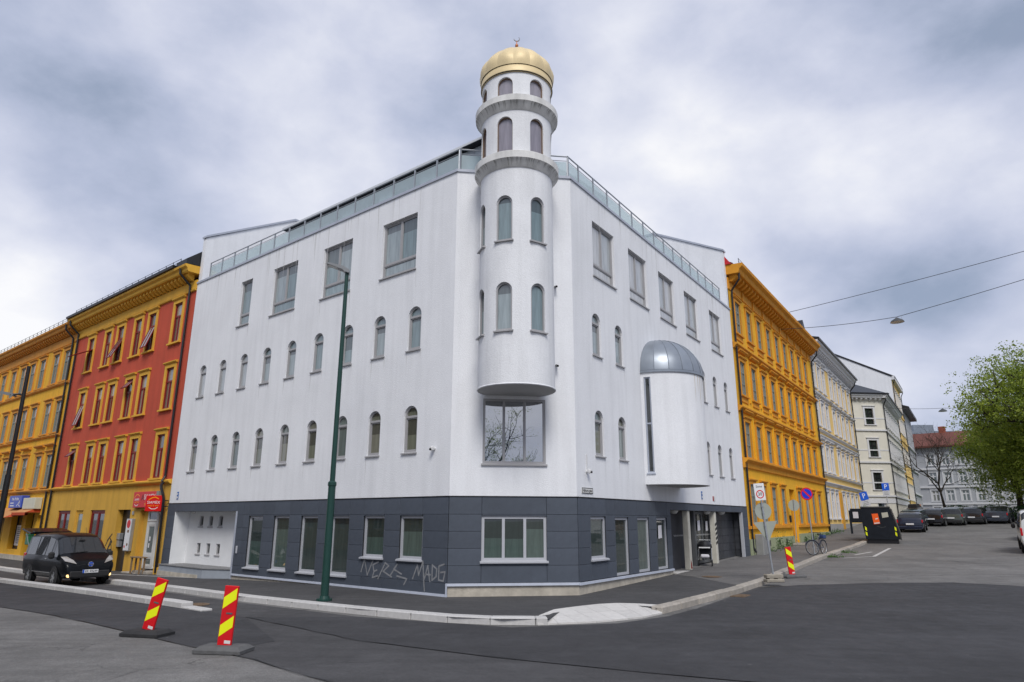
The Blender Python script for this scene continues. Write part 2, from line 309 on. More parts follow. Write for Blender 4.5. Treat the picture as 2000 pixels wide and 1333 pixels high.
# ------------------------------------------------------------------ layout of the place
PA, PB, PC, PD = (-14.895, 30.051), (-1.750, 19.345), (1.880, 19.806), (11.511, 33.915)     # building line: left end, two corners of the chamfer, right end
AL = atan2(PB[1]-PA[1], PB[0]-PA[0]); AC = atan2(PC[1]-PB[1], PC[0]-PB[0]); AR = atan2(PD[1]-PC[1], PD[0]-PC[0])
LL = hypot(PB[0]-PA[0], PB[1]-PA[1]); LC = hypot(PC[0]-PB[0], PC[1]-PB[1]); LR = hypot(PD[0]-PC[0], PD[1]-PC[1])
FL = T(*PA, 0, AL); FC = T(*PB, 0, AC); FR = T(*PC, 0, AR)       # facade frames: x along the street, y into the building, z up
def g(x, y):                                                     # level of the ground: the right street climbs, the left one falls gently
    s = min(max(0, (x-PC[0])*cos(AR)+(y-PC[1])*sin(AR)), 75); u = (x-PA[0])*cos(AL)+(y-PA[1])*sin(AL)
    return .017*s+.00028*s*s-.022*min(max(0, 12-u), 17)
ROAD, FOOT = -.12, .0
def sheet(name, poly, off, m, step=1.5, kind='structure', parent=None):
    bm = bmesh.new(); bm.faces.new([bm.verts.new((x, y, 0)) for x, y in poly])
    xs = [p[0] for p in poly]; ys = [p[1] for p in poly]
    for ax, lo, hi in ((0, min(xs), max(xs)), (1, min(ys), max(ys))):
        k = math.ceil(lo/step)*step
        while k < hi:
            co = (k, 0, 0) if ax == 0 else (0, k, 0); no = (1, 0, 0) if ax == 0 else (0, 1, 0)
            bmesh.ops.bisect_plane(bm, geom=bm.verts[:]+bm.edges[:]+bm.faces[:], plane_co=co, plane_no=no); k += step
    bmesh.ops.triangulate(bm, faces=bm.faces[:])
    for v in bm.verts: v.co.z = g(v.co.x, v.co.y)+off
    bmesh.ops.recalc_face_normals(bm, faces=bm.faces[:])
    me = bpy.data.meshes.new(name); bm.to_mesh(me); bm.free(); me.materials.append(m)
    if me.polygons and me.polygons[0].normal.z < 0: me.flip_normals()
    o = ob(name, me, I4, parent)
    if kind: o['kind'] = kind
    return o
# ground to the horizon
xs = [-900, -400, -180, -90, -60]+[-45+1.5*i for i in range(77)]+[80, 110, 180, 400, 900]; ys = [-900, -300, -100, -30, -10]+[-4+1.5*i for i in range(75)]+[130, 180, 300, 600, 1500]
mb = MB(); mb.v = [(x, y, g(x, y)+ROAD) for y in ys for x in xs]; nx = len(xs)
mb.f = [(j*nx+i, j*nx+i+1, (j+1)*nx+i+1, (j+1)*nx+i) for j in range(len(ys)-1) for i in range(nx-1)]
ob('ground', mb.mesh('ground', a_old, 'all', False), kind='structure')
# new asphalt over the junction
NEW = [(-13.22, 18.54), (-8.95, 15.31), (-6.26, 13.17), (-4.12, 11.57), (-2.43, 9.97), (-.6, 8.4), (2.0, 6.9), (6, 5.2), (14, 3.2), (22, 6), (19.5, 15), (15.87, 22.01), (14.38, 23.17), (11.76, 23.26), (9.25, 22.89), (7.70, 22.35), (5, 18.5), (3.6, 16.6), (2.3, 15.5), (0, 14.9), (-3.5, 16.4), (-7.5, 19.2), (-14.6, 26.0), (-25.2, 34.9), (-34, 42), (-36, 39.5), (-20.6, 25.0)]
sheet('road', NEW, ROAD+.004, a_mid)
DARK1 = [(-13.22, 18.54), (-8.95, 15.31), (-6.26, 13.17), (-4.9, 12.18), (-4.3, 13.2), (-5.98, 16.22), (-9.7, 18.9), (-12.8, 21.7), (-20.2, 28.1), (-21.5, 26)]
sheet('road_patch', DARK1, ROAD+.008, a_new)
DARK2 = [(-5.98, 16.22), (-2.80, 13.28), (-.30, 11.75), (1.46, 10.92), (2.87, 10.27), (6, 9.0), (12, 7.2), (20, 8.5), (18.8, 15), (15.5, 22.0), (14.38, 23.1), (11.76, 23.2), (9.25, 22.8), (7.8, 22.2), (5, 18.4), (3.6, 16.5), (2.3, 15.4), (0, 14.8), (-3.4, 16.3)]
sheet('road_patch', DARK2, ROAD+.012, a_new)
# footway round the corner
KL = [(-42, 49.3), (-25.4, 35.2), (-20.5, 31.5), (-14.75, 26.38), (-10.85, 22.72), (-7.6, 19.5), (-5.7, 18.2), (-3.55, 16.75), (-2.15, 15.95), (-1.24, 15.45), (-.2, 15.18), (.78, 15.24)]   # outer edge of the kerb, left street and bend
KR = [(3.57, 16.98), (4.31, 17.96), (5.01, 18.88), (5.75, 19.76), (6.60, 20.84), (8.17, 22.99), (11.95, 28.91), (14.51, 32.77), (17.53, 36.95), (20.70, 41.32), (27.6, 51.5), (38.0, 66.8)]
FOOTP = KL+[(1.2, 16.7), (2.7, 17.9), (3.4, 17.2)]+[(p[0]-.12, p[1]+.05) for p in KR]+[(37.5, 72), (34, 73), (12.5, 36), (3.2, 23), (-1.5, 21), (-14, 31.5), (-45, 55)]
sheet('footway', FOOTP, FOOT, a_pav)
OLDF = [(4.6, 27.5), (4.79, 27.2), (6.27, 24.73), (6.95, 21.9)]+[(p[0]-.2, p[1]+.08) for p in KR[5:]]+[(36.6, 70.5), (34, 69.2), (12.4, 35.0), (7.5, 29)]
sheet('footway_patch', OLDF, FOOT+.005, a_pav_old)
def resample(pts, step):
    out = [Vector(pts[0])]; acc = 0.
    for a, b in zip(pts[:-1], pts[1:]):
        a = Vector(a); b = Vector(b); l = (b-a).length; d = step-acc
        while d <= l: out.append(a+(b-a)*d/l); d += step
        acc = (acc+l) % step
    if (Vector(pts[-1])-out[-1]).length > .12: out.append(Vector(pts[-1]))
    return out
def kerb(label_name, pts, step, w, top, bottom, m, jitter=.0, gap=.008, taper=False):
    root = ob(label_name, None, T(pts[0][0], pts[0][1], g(*pts[0])), None, kind='structure')
    q = resample(pts, step)
    for i in range(len(q)-1):
        a, b = q[i], q[i+1]; d = b-a; L_ = d.length; rz = atan2(d.y, d.x); c = (a+b)/2
        j = random.uniform(-jitter, jitter); tp = top
        if taper and i >= len(q)-4: tp = bottom+(top-bottom)*(.15+.85*(len(q)-2-i)/3)
        key = (label_name, round(L_, 2), round(tp, 3), i % 3)
        def mk():
            t = MB(); t.bbox(-L_/2+gap, L_/2-gap, 0, w, bottom, tp, .018 if jitter == 0 else .03); return t.mesh('kerb_stone', m)
        pitch = atan2(g(b.x, b.y)-g(a.x, a.y), L_)
        ob('kerb_stone', shared(key, mk), T(c.x, c.y, g(c.x, c.y)+j, rz+j*.3) @ Matrix.Rotation(-pitch, 4, 'Y'), root)
kerb('kerb', KL, .98, .32, .025, -.30, granite)
kerb('kerb', KR, 1.12, .30, .04, -.30, granite_old, .012, .012)
kerb('kerb', [(-36, 42.2), (-20.21, 28.15), (-12.82, 21.78), (-9.71, 18.95), (-7.89, 17.55), (-6.35, 16.3)], .95, .30, .02, -.30, granite, taper=True)
# dropped kerb: pale slabs
ramp_root = ob('crossing_ramp', None, T(2, 16, 0), None, kind='structure')
R0 = [(.56, 15.2), (1.1, 15.35), (1.7, 15.5), (2.34, 15.86), (3.0, 16.3), (3.57, 16.98)]; R1 = [(.60, 15.62), (1.0, 16.65), (1.62, 17.25), (2.25, 17.75), (2.85, 17.95), (3.6, 17.55)]
q0 = resample(R0, hypot(.5, 0)); n_s = 8
def along(P, t):
    ls = [hypot(b[0]-a[0], b[1]-a[1]) for a, b in zip(P[:-1], P[1:])]; s = t*sum(ls)
    for (a, b), l in zip(zip(P[:-1], P[1:]), ls):
        if s <= l+1e-9: return Vector((a[0]+(b[0]-a[0])*s/l, a[1]+(b[1]-a[1])*s/l))
        s -= l
    return Vector(P[-1])
for i in range(n_s):
    a, b = along(R0, (i+.008)/n_s), along(R0, (i+.992)/n_s); c, d = along(R1, (i+.992)/n_s), along(R1, (i+.008)/n_s)
    for (k0, k1) in ((0, .497), (.503, 1)):
        P = [a.lerp(d, k0), b.lerp(c, k0), b.lerp(c, k1), a.lerp(d, k1)]; zs_ = [-.085+.11*k0]*2+[-.085+.11*k1]*2
        t = MB(); t.add([(p.x, p.y, -.3) for p in P]+[(p.x, p.y, z) for p, z in zip(P, zs_)], [(3, 2, 1, 0), (4, 5, 6, 7), (0, 1, 5, 4), (1, 2, 6, 5), (2, 3, 7, 6), (3, 0, 4, 7)])
        ob('slab', t.mesh('slab', slabm), I4, ramp_root)
# markings, manholes
def flat(name, poly, off, m, **k): return sheet(name, poly, off, m, 3., **k)
flat('bay_line', [(17.40, 33.95), (17.52, 33.85), (21.10, 38.95), (20.97, 39.05)], ROAD+.005, paintw)
flat('bay_line', [(15.6, 33.28), (15.7, 33.18), (17.52, 33.82), (17.42, 33.92)], ROAD+.006, paintw)
flat('bay_line', [(17.0, 35.0), (17.1, 34.9), (18.85, 36.6), (18.75, 36.7)], ROAD+.005, paintw)
flat('parking_line', [(-18.3, 31.2), (-18.2, 31.3), (-11.9, 27.25), (-12.0, 27.15)], FOOT+.005, paintw)
iron = mat('rusty_iron', (.16, .11, .07), .8, .3, 8, .4, 40)
for n_, (x, y, off, r) in (('left', (-8.15, 18.45, ROAD+.012, .36)), ('right', (6.92, 24.49, FOOT+.01, .34))):
    t = MB(); t.lathe([(r, 0), (r, .006), (r-.05, .006), (r-.05, .002), (r-.08, .002), (r-.08, .008), (0, .008)], 24)
    for k in range(-3, 4): t.box(-.2, .2, k*.07-.012, k*.07+.012, .008, .012)
    ob('manhole_cover', t.mesh('manhole_cover', iron), T(x, y, g(x, y)+off), None, label='rusty round manhole cover in the road beside the kerb end' if n_ == 'left' else 'rusty manhole cover in the grey footway by the entrance', category='manhole cover')
# ------------------------------------------------------------------ walls and windows
def wall(mb, u0, u1, z0, z1, ops=(), rev=.12, mp=None, cuts=()):
    """wall face with openings (u0,u1,z0,z1,arch) and their reveals; mp bends (u, y, z) into space"""
    mp = mp or (lambda u, y, z: (u, y, z)); us = {u0, u1} | set(cuts); zs = {z0, z1}
    def samples(o): return [(o[0]+o[1])/2-(o[1]-o[0])/2*cos(pi*k/10) for k in range(11)]
    for o in ops:
        us |= {o[0], o[1]}; zs |= {o[2], o[3]}
        if o[4]: us |= set(samples(o))
    us = sorted({round(x, 5) for x in us if u0-1e-6 <= x <= u1+1e-6}); zs = sorted({round(x, 5) for x in zs if z0-1e-6 <= x <= z1+1e-6}); idx = {}
    def V(u, z):
        k = (round(u, 4), round(z, 4))
        if k not in idx: idx[k] = len(mb.v); mb.v.append(mp(u, 0, z))
        return idx[k]
    def arch(o, u):
        r = (o[1]-o[0])/2; return o[3]-r+sqrt(max(0, r*r-(u-(o[0]+o[1])/2)**2))
    for a, b in zip(us[:-1], us[1:]):
        for c, d in zip(zs[:-1], zs[1:]):
            um, zm = (a+b)/2, (c+d)/2; hit = next((o for o in ops if o[0] < um < o[1] and o[2] < zm < o[3]), None)
            if hit is None: mb.f.append((V(a, c), V(b, c), V(b, d), V(a, d)))
            elif hit[4]:
                la, lb = min(max(arch(hit, a), c), d), min(max(arch(hit, b), c), d)
                if la < d-1e-4 or lb < d-1e-4: mb.f.append(tuple(dict.fromkeys((V(a, la), V(b, lb), V(b, d), V(a, d)))))
    for o in ops:
        a, b, c, d = o[:4]
        pts = [(a, c)]+([(u, arch(o, u)) for u in samples(o)] if o[4] else [(a, d), (b, d)])+[(b, c)]
        pts = [(a, c)]+[p for p in pts[1:-1]]+[(b, c)]+[(a, c)]
        for (p, q) in zip(pts[:-1], pts[1:]):
            if abs(p[0]-q[0])+abs(p[1]-q[1]) < 1e-5: continue
            mb.poly([mp(p[0], 0, p[1]), mp(q[0], 0, q[1]), mp(q[0], rev, q[1]), mp(p[0], rev, p[1])])
    return mb
def arch_pts(w, h, n=12):
    r = w/2; return [(-r, 0)]+[(-r*cos(pi*k/n), h-r+r*sin(pi*k/n)) for k in range(n+1)]+[(r, 0)]
def ring(mb, outer, inner, y0, y1):
    n = len(outer)
    for i in range(n):
        j = (i+1) % n; a, b, c, d = outer[i], outer[j], inner[j], inner[i]
        mb.poly([(a[0], y0, a[1]), (b[0], y0, b[1]), (c[0], y0, c[1]), (d[0], y0, d[1])])
        mb.poly([(d[0], y0, d[1]), (c[0], y0, c[1]), (c[0], y1, c[1]), (d[0], y1, d[1])])
        mb.poly([(a[0], y0, a[1]), (a[0], y1, a[1]), (b[0], y1, b[1]), (b[0], y0, b[1])])
def arched_window(world, parent, w, h, recess, frame, pane, transom=True, sill=True, t=.055):
    """origin at bottom centre of the opening, in the wall plane"""
    def mkf():
        m = MB(); o = arch_pts(w, h); i = [(max(-w/2+t, min(w/2-t, x*(w-2*t)/w)), t if z == 0 else (z if z < h-w/2+1e-6 else h-w/2+(z-(h-w/2))*(w/2-t)/(w/2))) for x, z in o]
        ring(m, o, i, recess, recess+.07)
        if transom:
            zt = h-w/2-.02; m.box(-w/2+t, w/2-t, recess-.012, recess+.06, zt-.05, zt+.02)
            s = .035; ring(m, [(-w/2+t, t), (-w/2+t, zt-.05), (w/2-t, zt-.05), (w/2-t, t)], [(-w/2+t+s, t+s), (-w/2+t+s, zt-.05-s), (w/2-t-s, zt-.05-s), (w/2-t-s, t+s)], recess+.015, recess+.06)
        return m.mesh('window', frame, recalc=False)
    k = (round(w, 3), round(h, 3), recess, frame.name, transom)
    win = ob('window', shared(('aw',)+k, mkf), world, parent)
    zt = h-w/2-.02
    def mkp(lo, hi, top):
        def f():
            m = MB(); y = recess+.045; a = w/2-t*.6
            if top:
                r = w/2-t*.6; z0 = max(lo, h-w/2)
                P = [(-r, lo)]+[(-r*cos(pi*q/10), h-w/2+(w/2-t*.6)*sin(pi*q/10)) for q in range(11)]+[(r, lo)]
                P = [p for p in P if p[1] >= lo-1e-6]
                m.poly([(x, y, z) for x, z in P])
            else: m.poly([(-a, y, lo), (a, y, lo), (a, y, hi), (-a, y, hi)])
            return m.mesh('pane', pane, recalc=False)
        return f
    if transom:
        ob('pane', shared(('pl', pane)+k, mkp(t*.6, zt-.04, False)), world, win); ob('pane', shared(('pu', pane)+k, mkp(zt+.01, h, True)), world, win)
    else: ob('pane', shared(('pw', pane)+k, mkp(t*.6, h, True)), world, win)
    if sill: ob('sill', shared(('sill', round(w, 3), recess, frame.name), lambda: MB().prismx([(-.055, -.055), (-.055, -.02), (recess, .012), (recess, -.055)], -w/2-.035, w/2+.035).mesh('sill', frame)), world, win)
    return win
def rect_window(world, parent, w, h, recess, frame, pane, cols=(), rows=(), bars=(), t=.06, sill=True, top_rows=(), depth=.07, low_cols=None, sillproj=.055, sash=True):
    """origin bottom centre; cols: fractions of width split by mullions; rows: heights of full-width transoms"""
    k = (round(w, 3), round(h, 3), recess, frame.name, tuple(cols), tuple(rows), t, low_cols, sash)
    zb = [0]+[r for r in rows]+[h]; cells = []
    for i in range(len(zb)-1):
        cs = cols if (low_cols is None or i in low_cols) else ()
        xb = [-w/2]+[-w/2+c*w for c in cs]+[w/2]
        for a, b in zip(xb[:-1], xb[1:]): cells.append((a, b, zb[i], zb[i+1]))
    def mkf():
        m = MB(); ring(m, [(-w/2, 0), (-w/2, h), (w/2, h), (w/2, 0)], [(-w/2+t, t), (-w/2+t, h-t), (w/2-t, h-t), (w/2-t, t)], recess, recess+depth)
        for a, b, c, d in cells:
            if b < w/2-1e-6: m.box(b-t*.5, b+t*.5, recess+.001, recess+depth, max(c, t), min(d, h-t))
        for r in rows: m.box(-w/2+t, w/2-t, recess+.002, recess+depth, r-t*.5, r+t*.5)
        for a, b, c, d in cells:
            a_, b_, c_, d_ = a+(t if a == -w/2 else t*.5), b-(t if b == w/2 else t*.5), c+(t if c == 0 else t*.5), d-(t if d == h else t*.5); s = t*.5
            if sash and b_-a_ > 4*s and d_-c_ > 4*s: ring(m, [(a_, c_), (a_, d_), (b_, d_), (b_, c_)], [(a_+s, c_+s), (a_+s, d_-s), (b_-s, d_-s), (b_-s, c_+s)], recess+.015, recess+depth)
        return m.mesh('window', frame, recalc=False)
    win = ob('window', shared(('rw',)+k, mkf), world, parent)
    for a, b, c, d in cells:
        ob('pane', shared(('rp', pane, round(b-a, 3), round(d-c, 3), recess), lambda: MB().poly([(-(b-a)/2+.02, recess+depth*.6, .02), ((b-a)/2-.02, recess+depth*.6, .02), ((b-a)/2-.02, recess+depth*.6, d-c-.02), (-(b-a)/2+.02, recess+depth*.6, d-c-.02)]).mesh('pane', pane, recalc=False)), world @ T((a+b)/2, 0, c), win)
    if sill: ob('sill', shared(('rsill', round(w, 3), recess, frame.name, sillproj), lambda: MB().prismx([(-sillproj, -.06), (-sillproj, -.02), (recess, .012), (recess, -.06)], -w/2-.04, w/2+.04).mesh('sill', frame)), world, win)
    return win
# ------------------------------------------------------------------ the white corner building
B0 = thing('corner_building', T(PB[0], PB[1], 0), 'white rendered corner building with dark slate base, arched windows and gold-domed minaret', 'building')
ZC, ZR = 2.65, 12.78
ARW, ARH = .60, 1.42
opsL = []; winL = []
for k in range(9):
    uc = 1.60+1.703*k
    for z0 in (7.18, 3.98): opsL.append((uc-ARW/2, uc+ARW/2, z0, z0+ARH, True)); winL.append(('a', uc, z0))
for a, b in ((4.12, 5.02), (6.63, 8.33), (10.03, 11.75), (13.42, 15.16)): opsL.append((a, b, 9.93, 11.91, False)); winL.append(('r', (a+b)/2, 9.93, b-a))
part('wall', wall(MB(), 0, LL, ZC, ZR, opsL), white, B0, FL)
for q in winL:
    if q[0] == 'a':
        _, uc, z0 = q; pale = z0 > 6 and uc < 6; arched_window(FL @ T(uc, 0, z0), B0, ARW, ARH, .055, greyframe, 'pane_white' if pale else ('pane_grey' if z0 > 6 else 'pane_warm'))
    else:
        _, uc, z0, w = q; rect_window(FL @ T(uc, 0, z0), B0, w, 1.98, .09, greyframe, 'pane_grey', cols=((.5,) if w > 1 else ()), rows=(.48,), low_cols=(1,))
# right facade
opsR = []; winR = []
for uc in (1.55, 3.23, 11.98, 13.60, 15.27):
    for z0 in (7.15, 3.95): opsR.append((uc-ARW/2, uc+ARW/2, z0, z0+ARH, True)); winR.append(('a', uc, z0))
for a in (1.46, 4.34, 7.23, 10.15, 13.53): opsR.append((a, a+1.66, 9.91, 11.87, False)); winR.append(('r', a+.83, 9.91, 1.66))
part('wall', wall(MB(), 0, LR, ZC, ZR, opsR), white, B0, FR)
for q in winR:
    if q[0] == 'a': arched_window(FR @ T(q[1], 0, q[2]), B0, ARW, ARH, .055, greyframe, 'pane_white' if q[1] > 10 else ('pane_grey' if q[2] > 6 else 'pane_warm'))
    else: rect_window(FR @ T(q[1], 0, q[2]), B0, 1.66, 1.96, .09, greyframe, 'pane_white', cols=(.5,), rows=(.46,), low_cols=(1,))
# chamfer
part('wall', wall(MB(), 0, LC, ZC, ZR, [(.92, 2.76, 3.58, 5.46, False)], rev=.1), white, B0, FC)
rect_window(FC @ T(1.84, 0, 3.58), B0, 1.84, 1.88, .02, greyframe, 'pane_mirror', cols=(.335, .665), t=.07, sash=False)
# roof slab, copings
def world_pt(fr, u, y, z): return (fr @ Vector((u, y, z)))[:]
t = MB(); inset = [world_pt(FL, 0, .02, 0), world_pt(FL, LL, .02, 0), world_pt(FR, 0, .02, 0), world_pt(FR, LR, .02, 0), world_pt(FR, LR, 9, 0), world_pt(FL, LL-3, 14, 0), world_pt(FL, 0, 9, 0)]
t.prismz([(p[0], p[1]) for p in inset], ZR-.25, ZR-.02); part('roof', t, zinc, B0, I4)
t = MB(); t.prismz([(p[0], p[1]) for p in [world_pt(FL, .02, 2.2, 0), world_pt(FL, LL, 1.2, 0), world_pt(FR, 0, 1.2, 0), world_pt(FR, LR-.02, 2.2, 0), world_pt(FR, LR-.02, 9, 0), world_pt(FL, LL-3, 14, 0), world_pt(FL, .02, 9, 0)]], -1, 2.6)
part('core', t, slate_gap, B0, I4)
for fr, L_ in ((FL, LL), (FC, LC), (FR, LR)):
    part('coping', MB().box(-.03, L_+.03, -.045, .30, ZR-.02, ZR+.07), flash, B0, fr)
# party walls rising above the terrace
for fr, x0, s, prof in ((FL, 0, 1, [(.02, ZR-.3), (.02, 15.05), (4.6, 17.6), (9, 17.6), (9, ZR-.3)]), (FR, LR, -1, [(.02, ZR-.3), (.02, 16.0), (3.8, 17.9), (9, 17.9), (9, ZR-.3)])):
    part('party_wall', MB().prismx(prof, x0, x0+.3*s), white, B0, fr)
    cap = [(-.03, prof[1][1]+.0), (-.03, prof[1][1]+.10), (prof[2][0], prof[2][1]+.11), (9, prof[2][1]+.11), (9, prof[2][1]), (prof[2][0], prof[2][1])]
    part('coping', MB().prismx(cap, x0-.04*s, x0+.36*s), flash, B0, fr)
    part('side_wall', MB().box(min(x0, x0+.3*s), max(x0, x0+.3*s), .1, 9, -1, ZR-.3), white, B0, fr)
# set-back top storey along the left street
PH = 1.5
t = MB(); ops = [(7.3+2.35*k, 8.9+2.35*k, ZR+.05, ZR+1.55, False) for k in range(4)]
wall(t, 5.0, LL-.3, ZR-.1, 14.55, ops, .08, lambda u, y, z: (u, PH+y, z)); part('penthouse_wall', t, mat('penthouse_panel', (.42, .46, .49), .5, .06, 2), B0, FL)
for o in ops: rect_window(FL @ T((o[0]+o[1])/2, PH, o[2]), B0, o[1]-o[0], o[3]-o[2], .03, lightframe, 'pane_grey', cols=(.5,), sill=False)
for k in range(26): part('mullion', MB().box(5.0+.45*k, 5.04+.45*k, PH-.03, PH-.002, ZR+1.56, 14.5), lightframe, B0, FL)
ph_roof = MB().prismx([(PH-.28, 14.59), (PH-.28, 14.67), (6.5, 15.3), (9, 15.3), (9, 14.59)], 4.86, LL+.2); part('penthouse_roof', ph_roof, mat('roof_edge_pale', (.60, .62, .64), .5, .05), B0, FL)
part('soffit', MB().box(4.9, LL+.1, PH-.26, PH+.3, 14.552, 14.588), slate_gap, B0, FL)
t = MB(); wall(t, .35, 3.3, ZR-.1, 14.3, [], mp=lambda u, y, z: (u, 2.6+y, z)); part('penthouse_wall', t, MATS['penthouse_panel'], B0, FC)
# glass balustrade
for fr, L_, us in ((FL, LL, [.93+1.07*k for k in range(16)]), (FC, LC, [.05, .78, 2.95, 3.6]), (FR, LR, [.03]+[.73+1.075*k for k in range(15)])):
    zb, zt = ZR+.07, 13.62
    ru0 = us[0]; ru1 = us[-1]
    segs = [(ru0, ru1)] if fr is not FC else [(us[0], us[1]), (us[2], us[3])]
    for a, b in segs:
        r = part('railing', MB().tube([(a-.03, .09, zt), (b+.03, .09, zt)], .024, 8).tube([(a, .09, zt-.16), (b, .09, zt-.16)], .012, 6), steel, B0, fr)
        uu = [u for u in us if a-1e-6 <= u <= b+1e-6]
        for u in uu: ob('post', shared('rpost', lambda: MB().box(-.02, .02, .065, .115, ZR+.0, 13.6).mesh('post', steel)), fr @ T(u), r)
        for c, d in zip(uu[:-1], uu[1:]): ob('glass_panel', shared(('gp', round(d-c, 2)), lambda: MB().box(-(d-c)/2+.04, (d-c)/2-.04, .086, .094, zb+.04, zt-.2).mesh('glass_panel', railglass)), fr @ T((c+d)/2), r)
# slate base -----------------------------------------------------------
ZJ = [2.645, 2.17, 1.71, 1.255, .80, .35, -.45]
def slate_panels(fr, L_, joints, openings, bottom, parent):
    """panels between vertical joints and the band heights, cut round the openings"""
    for zi in range(len(ZJ)-1):
        zt, zb = ZJ[zi], max(ZJ[zi+1], bottom)
        if zt-zb < .06: continue
        for a, b in zip(joints[:-1], joints[1:]):
            segs = [(a, b, zb, zt)]
            for o in openings:
                nxt = []
                for (p, q, r, s) in segs:
                    if o[1] <= p+1e-4 or o[0] >= q-1e-4 or o[3] <= r+1e-4 or o[2] >= s-1e-4: nxt.append((p, q, r, s)); continue
                    if o[0] > p: nxt.append((p, o[0], r, s))
                    if o[1] < q: nxt.append((o[1], q, r, s))
                    lo, hi = max(p, o[0]), min(q, o[1])
                    if o[2] > r: nxt.append((lo, hi, r, o[2]))
                    if o[3] < s: nxt.append((lo, hi, o[3], s))
                segs = nxt
            for (p, q, r, s) in segs:
                w, h = q-p, s-r
                if w < .03 or h < .03: continue
                ob('panel', shared(('pan', round(w, 3), round(h, 3)), lambda: MB().bbox(-w/2+.004, w/2-.004, -.032, 0, .004, h-.004, .004).mesh('panel', slate)), fr @ T((p+q)/2, random.uniform(-.002, .002), r), parent)
gl = [(6.62+1.668*k, 7.58+1.668*k, .33, 2.13, False) for k in range(4)]+[(13.29, 14.27, .92, 2.13, False), (14.96, 15.95, .92, 2.13, False)]
niche = (.72, 5.71, -.45, 2.31, False)
cl = part('cladding', wall(MB(), 0, LL, -.5, ZC, gl+[niche], .14), slate_gap, B0, FL)
jl = [0, .72]+[2.4, 4.05, 5.71]+[6.25]+[x for k in range(6) for x in (6.62+1.668*k, 7.58+1.668*k)]+[LL-.0]
slate_panels(FL, LL, sorted(set(jl)), gl+[niche], .06, cl)
for i, o in enumerate(gl): rect_window(FL @ T((o[0]+o[1])/2, -.03, o[2]), B0, o[1]-o[0], o[3]-o[2], .07, lightframe, 'pane_shop', t=.075, sillproj=.07, sash=False)
part('skirting', MB().prismx([(-.075, .0), (-.06, .055), (-.02, .065), (-.02, -.0)], 5.80, LL+.04), flash, B0, FL)
part('plinth', MB().box(5.78, LL, -.02, .2, -.6, .0), concrete, B0, FL)
gr_ = [(.74, 1.74, .92, 2.12, False)]+[(a, a+.98, .36, 2.10, False) for a in (2.38, 4.05, 5.67)]
ent = (7.03, 16.25, -.45, 2.38, False)
clr = part('cladding', wall(MB(), 0, LR, -.4, ZC, gr_+[ent], .14), slate_gap, B0, FR)
slate_panels(FR, LR, [0, .74, 1.74, 2.38, 3.36, 4.05, 5.03, 5.67, 6.65, 7.03, 8.9, 10.7, 12.5, 14.4, 16.25, LR], gr_+[ent], .33, clr)
for o in gr_: rect_window(FR @ T((o[0]+o[1])/2, -.03, o[2]), B0, o[1]-o[0], o[3]-o[2], .05, lightframe, 'pane_shop', t=.075, sill=o[2] > .5, sillproj=.07, sash=False)
part('skirting', MB().prismx([(-.075, .265), (-.06, .325), (-.02, .335), (-.02, .265)], -.05, 7.06), flash, B0, FR)
part('plinth', MB().box(-.005, 7.03, -.018, .2, -.5, .27), concrete, B0, FR)
gc = [(.92, 2.76, .92, 2.13, False)]
clc = part('cladding', wall(MB(), 0, LC, -.4, ZC, gc, .14), slate_gap, B0, FC)
slate_panels(FC, LC, [0, .92, 2.76, LC], gc, .34, clc)
rect_window(FC @ T(1.84, -.03, .92), B0, 1.84, 1.21, .05, lightframe, 'pane_shop', cols=(.335, .665), t=.08, sillproj=.07, sash=False)
part('skirting', MB().prismx([(-.075, .275), (-.06, .335), (-.02, .345), (-.02, .275)], -.04, LC+.04), flash, B0, FC)
part('plinth', MB().box(.01, LC+.005, -.016, .2, -.5, .28), concrete, B0, FC)
part('skirting', MB().box(-.05, .0, -.07, .0, -.1, .34), flash, B0, FC)
# drip edge under the render
for fr, L_ in ((FL, LL), (FC, LC), (FR, LR)): part('drip_edge', MB().box(-.02, L_+.02, -.045, .02, ZC-.004, ZC+.022), black, B0, fr)
# niche with platform on the left
nd = .62
nb = MB(); sm = [(1.62+.80*k, 1.95+.80*k, z, z+.42, False) for k in range(3) for z in (1.72, .62)]
wall(nb, .72, 5.71, -.45, 2.31, sm, .10, lambda u, y, z: (u, nd+y, z)); part('niche_wall', nb, white_in, B0, FL)
for u_ in (.722, 5.708): part('niche_side', MB().poly([(u_, -.03, -.45), (u_, nd, -.45), (u_, nd, 2.31), (u_, -.03, 2.31)]), white_in, B0, FL)
part('niche_ceiling', MB().box(.72, 5.71, .1, nd, 2.312, 2.34), white_in, B0, FL)
for o in sm: rect_window(FL @ T((o[0]+o[1])/2, nd, o[2]), B0, .33, .42, .05, greyframe, 'pane_dark', t=.035, sillproj=.03)
for u in (1.6, 3.3, 5.0): part('ceiling_lamp', MB().lathe([(.0, -.09), (.07, -.075), (.10, -.03), (.105, 0)], 14, (u, .33, 2.31)), mat('opal_lamp', (.6, .6, .58), .5, .03), B0, FL, True)
plat = [(.45, nd), (.45, -.30), (4.35, -.42), (5.70, .10), (5.70, nd)]
part('platform', MB().prismz(plat, -.5, .17), mat('platform_grey', (.30, .33, .37), .7, .1, 3, .2), B0, FL)
part('platform_top', MB().prismz([(x+(-.02 if x < 1 else .02), y-(.03 if y < .3 else 0)) for x, y in plat], .17, .20), mat('platform_slab', (.20, .20, .20), .7, .12, 3), B0, FL)
part('platform_footing', MB().prismz([(.40, nd), (.40, -.33), (4.0, -.445), (4.0, nd)], -.5, -.06), concrete, B0, FL)
part('jamb', MB().box(5.712, 5.80, -.05, .12, -.35, 2.31), flash, B0, FL)
part('intercom', MB().bbox(5.98, 6.06, -.075, -.03, .78, 1.05, .01), lightframe, B0, FL)
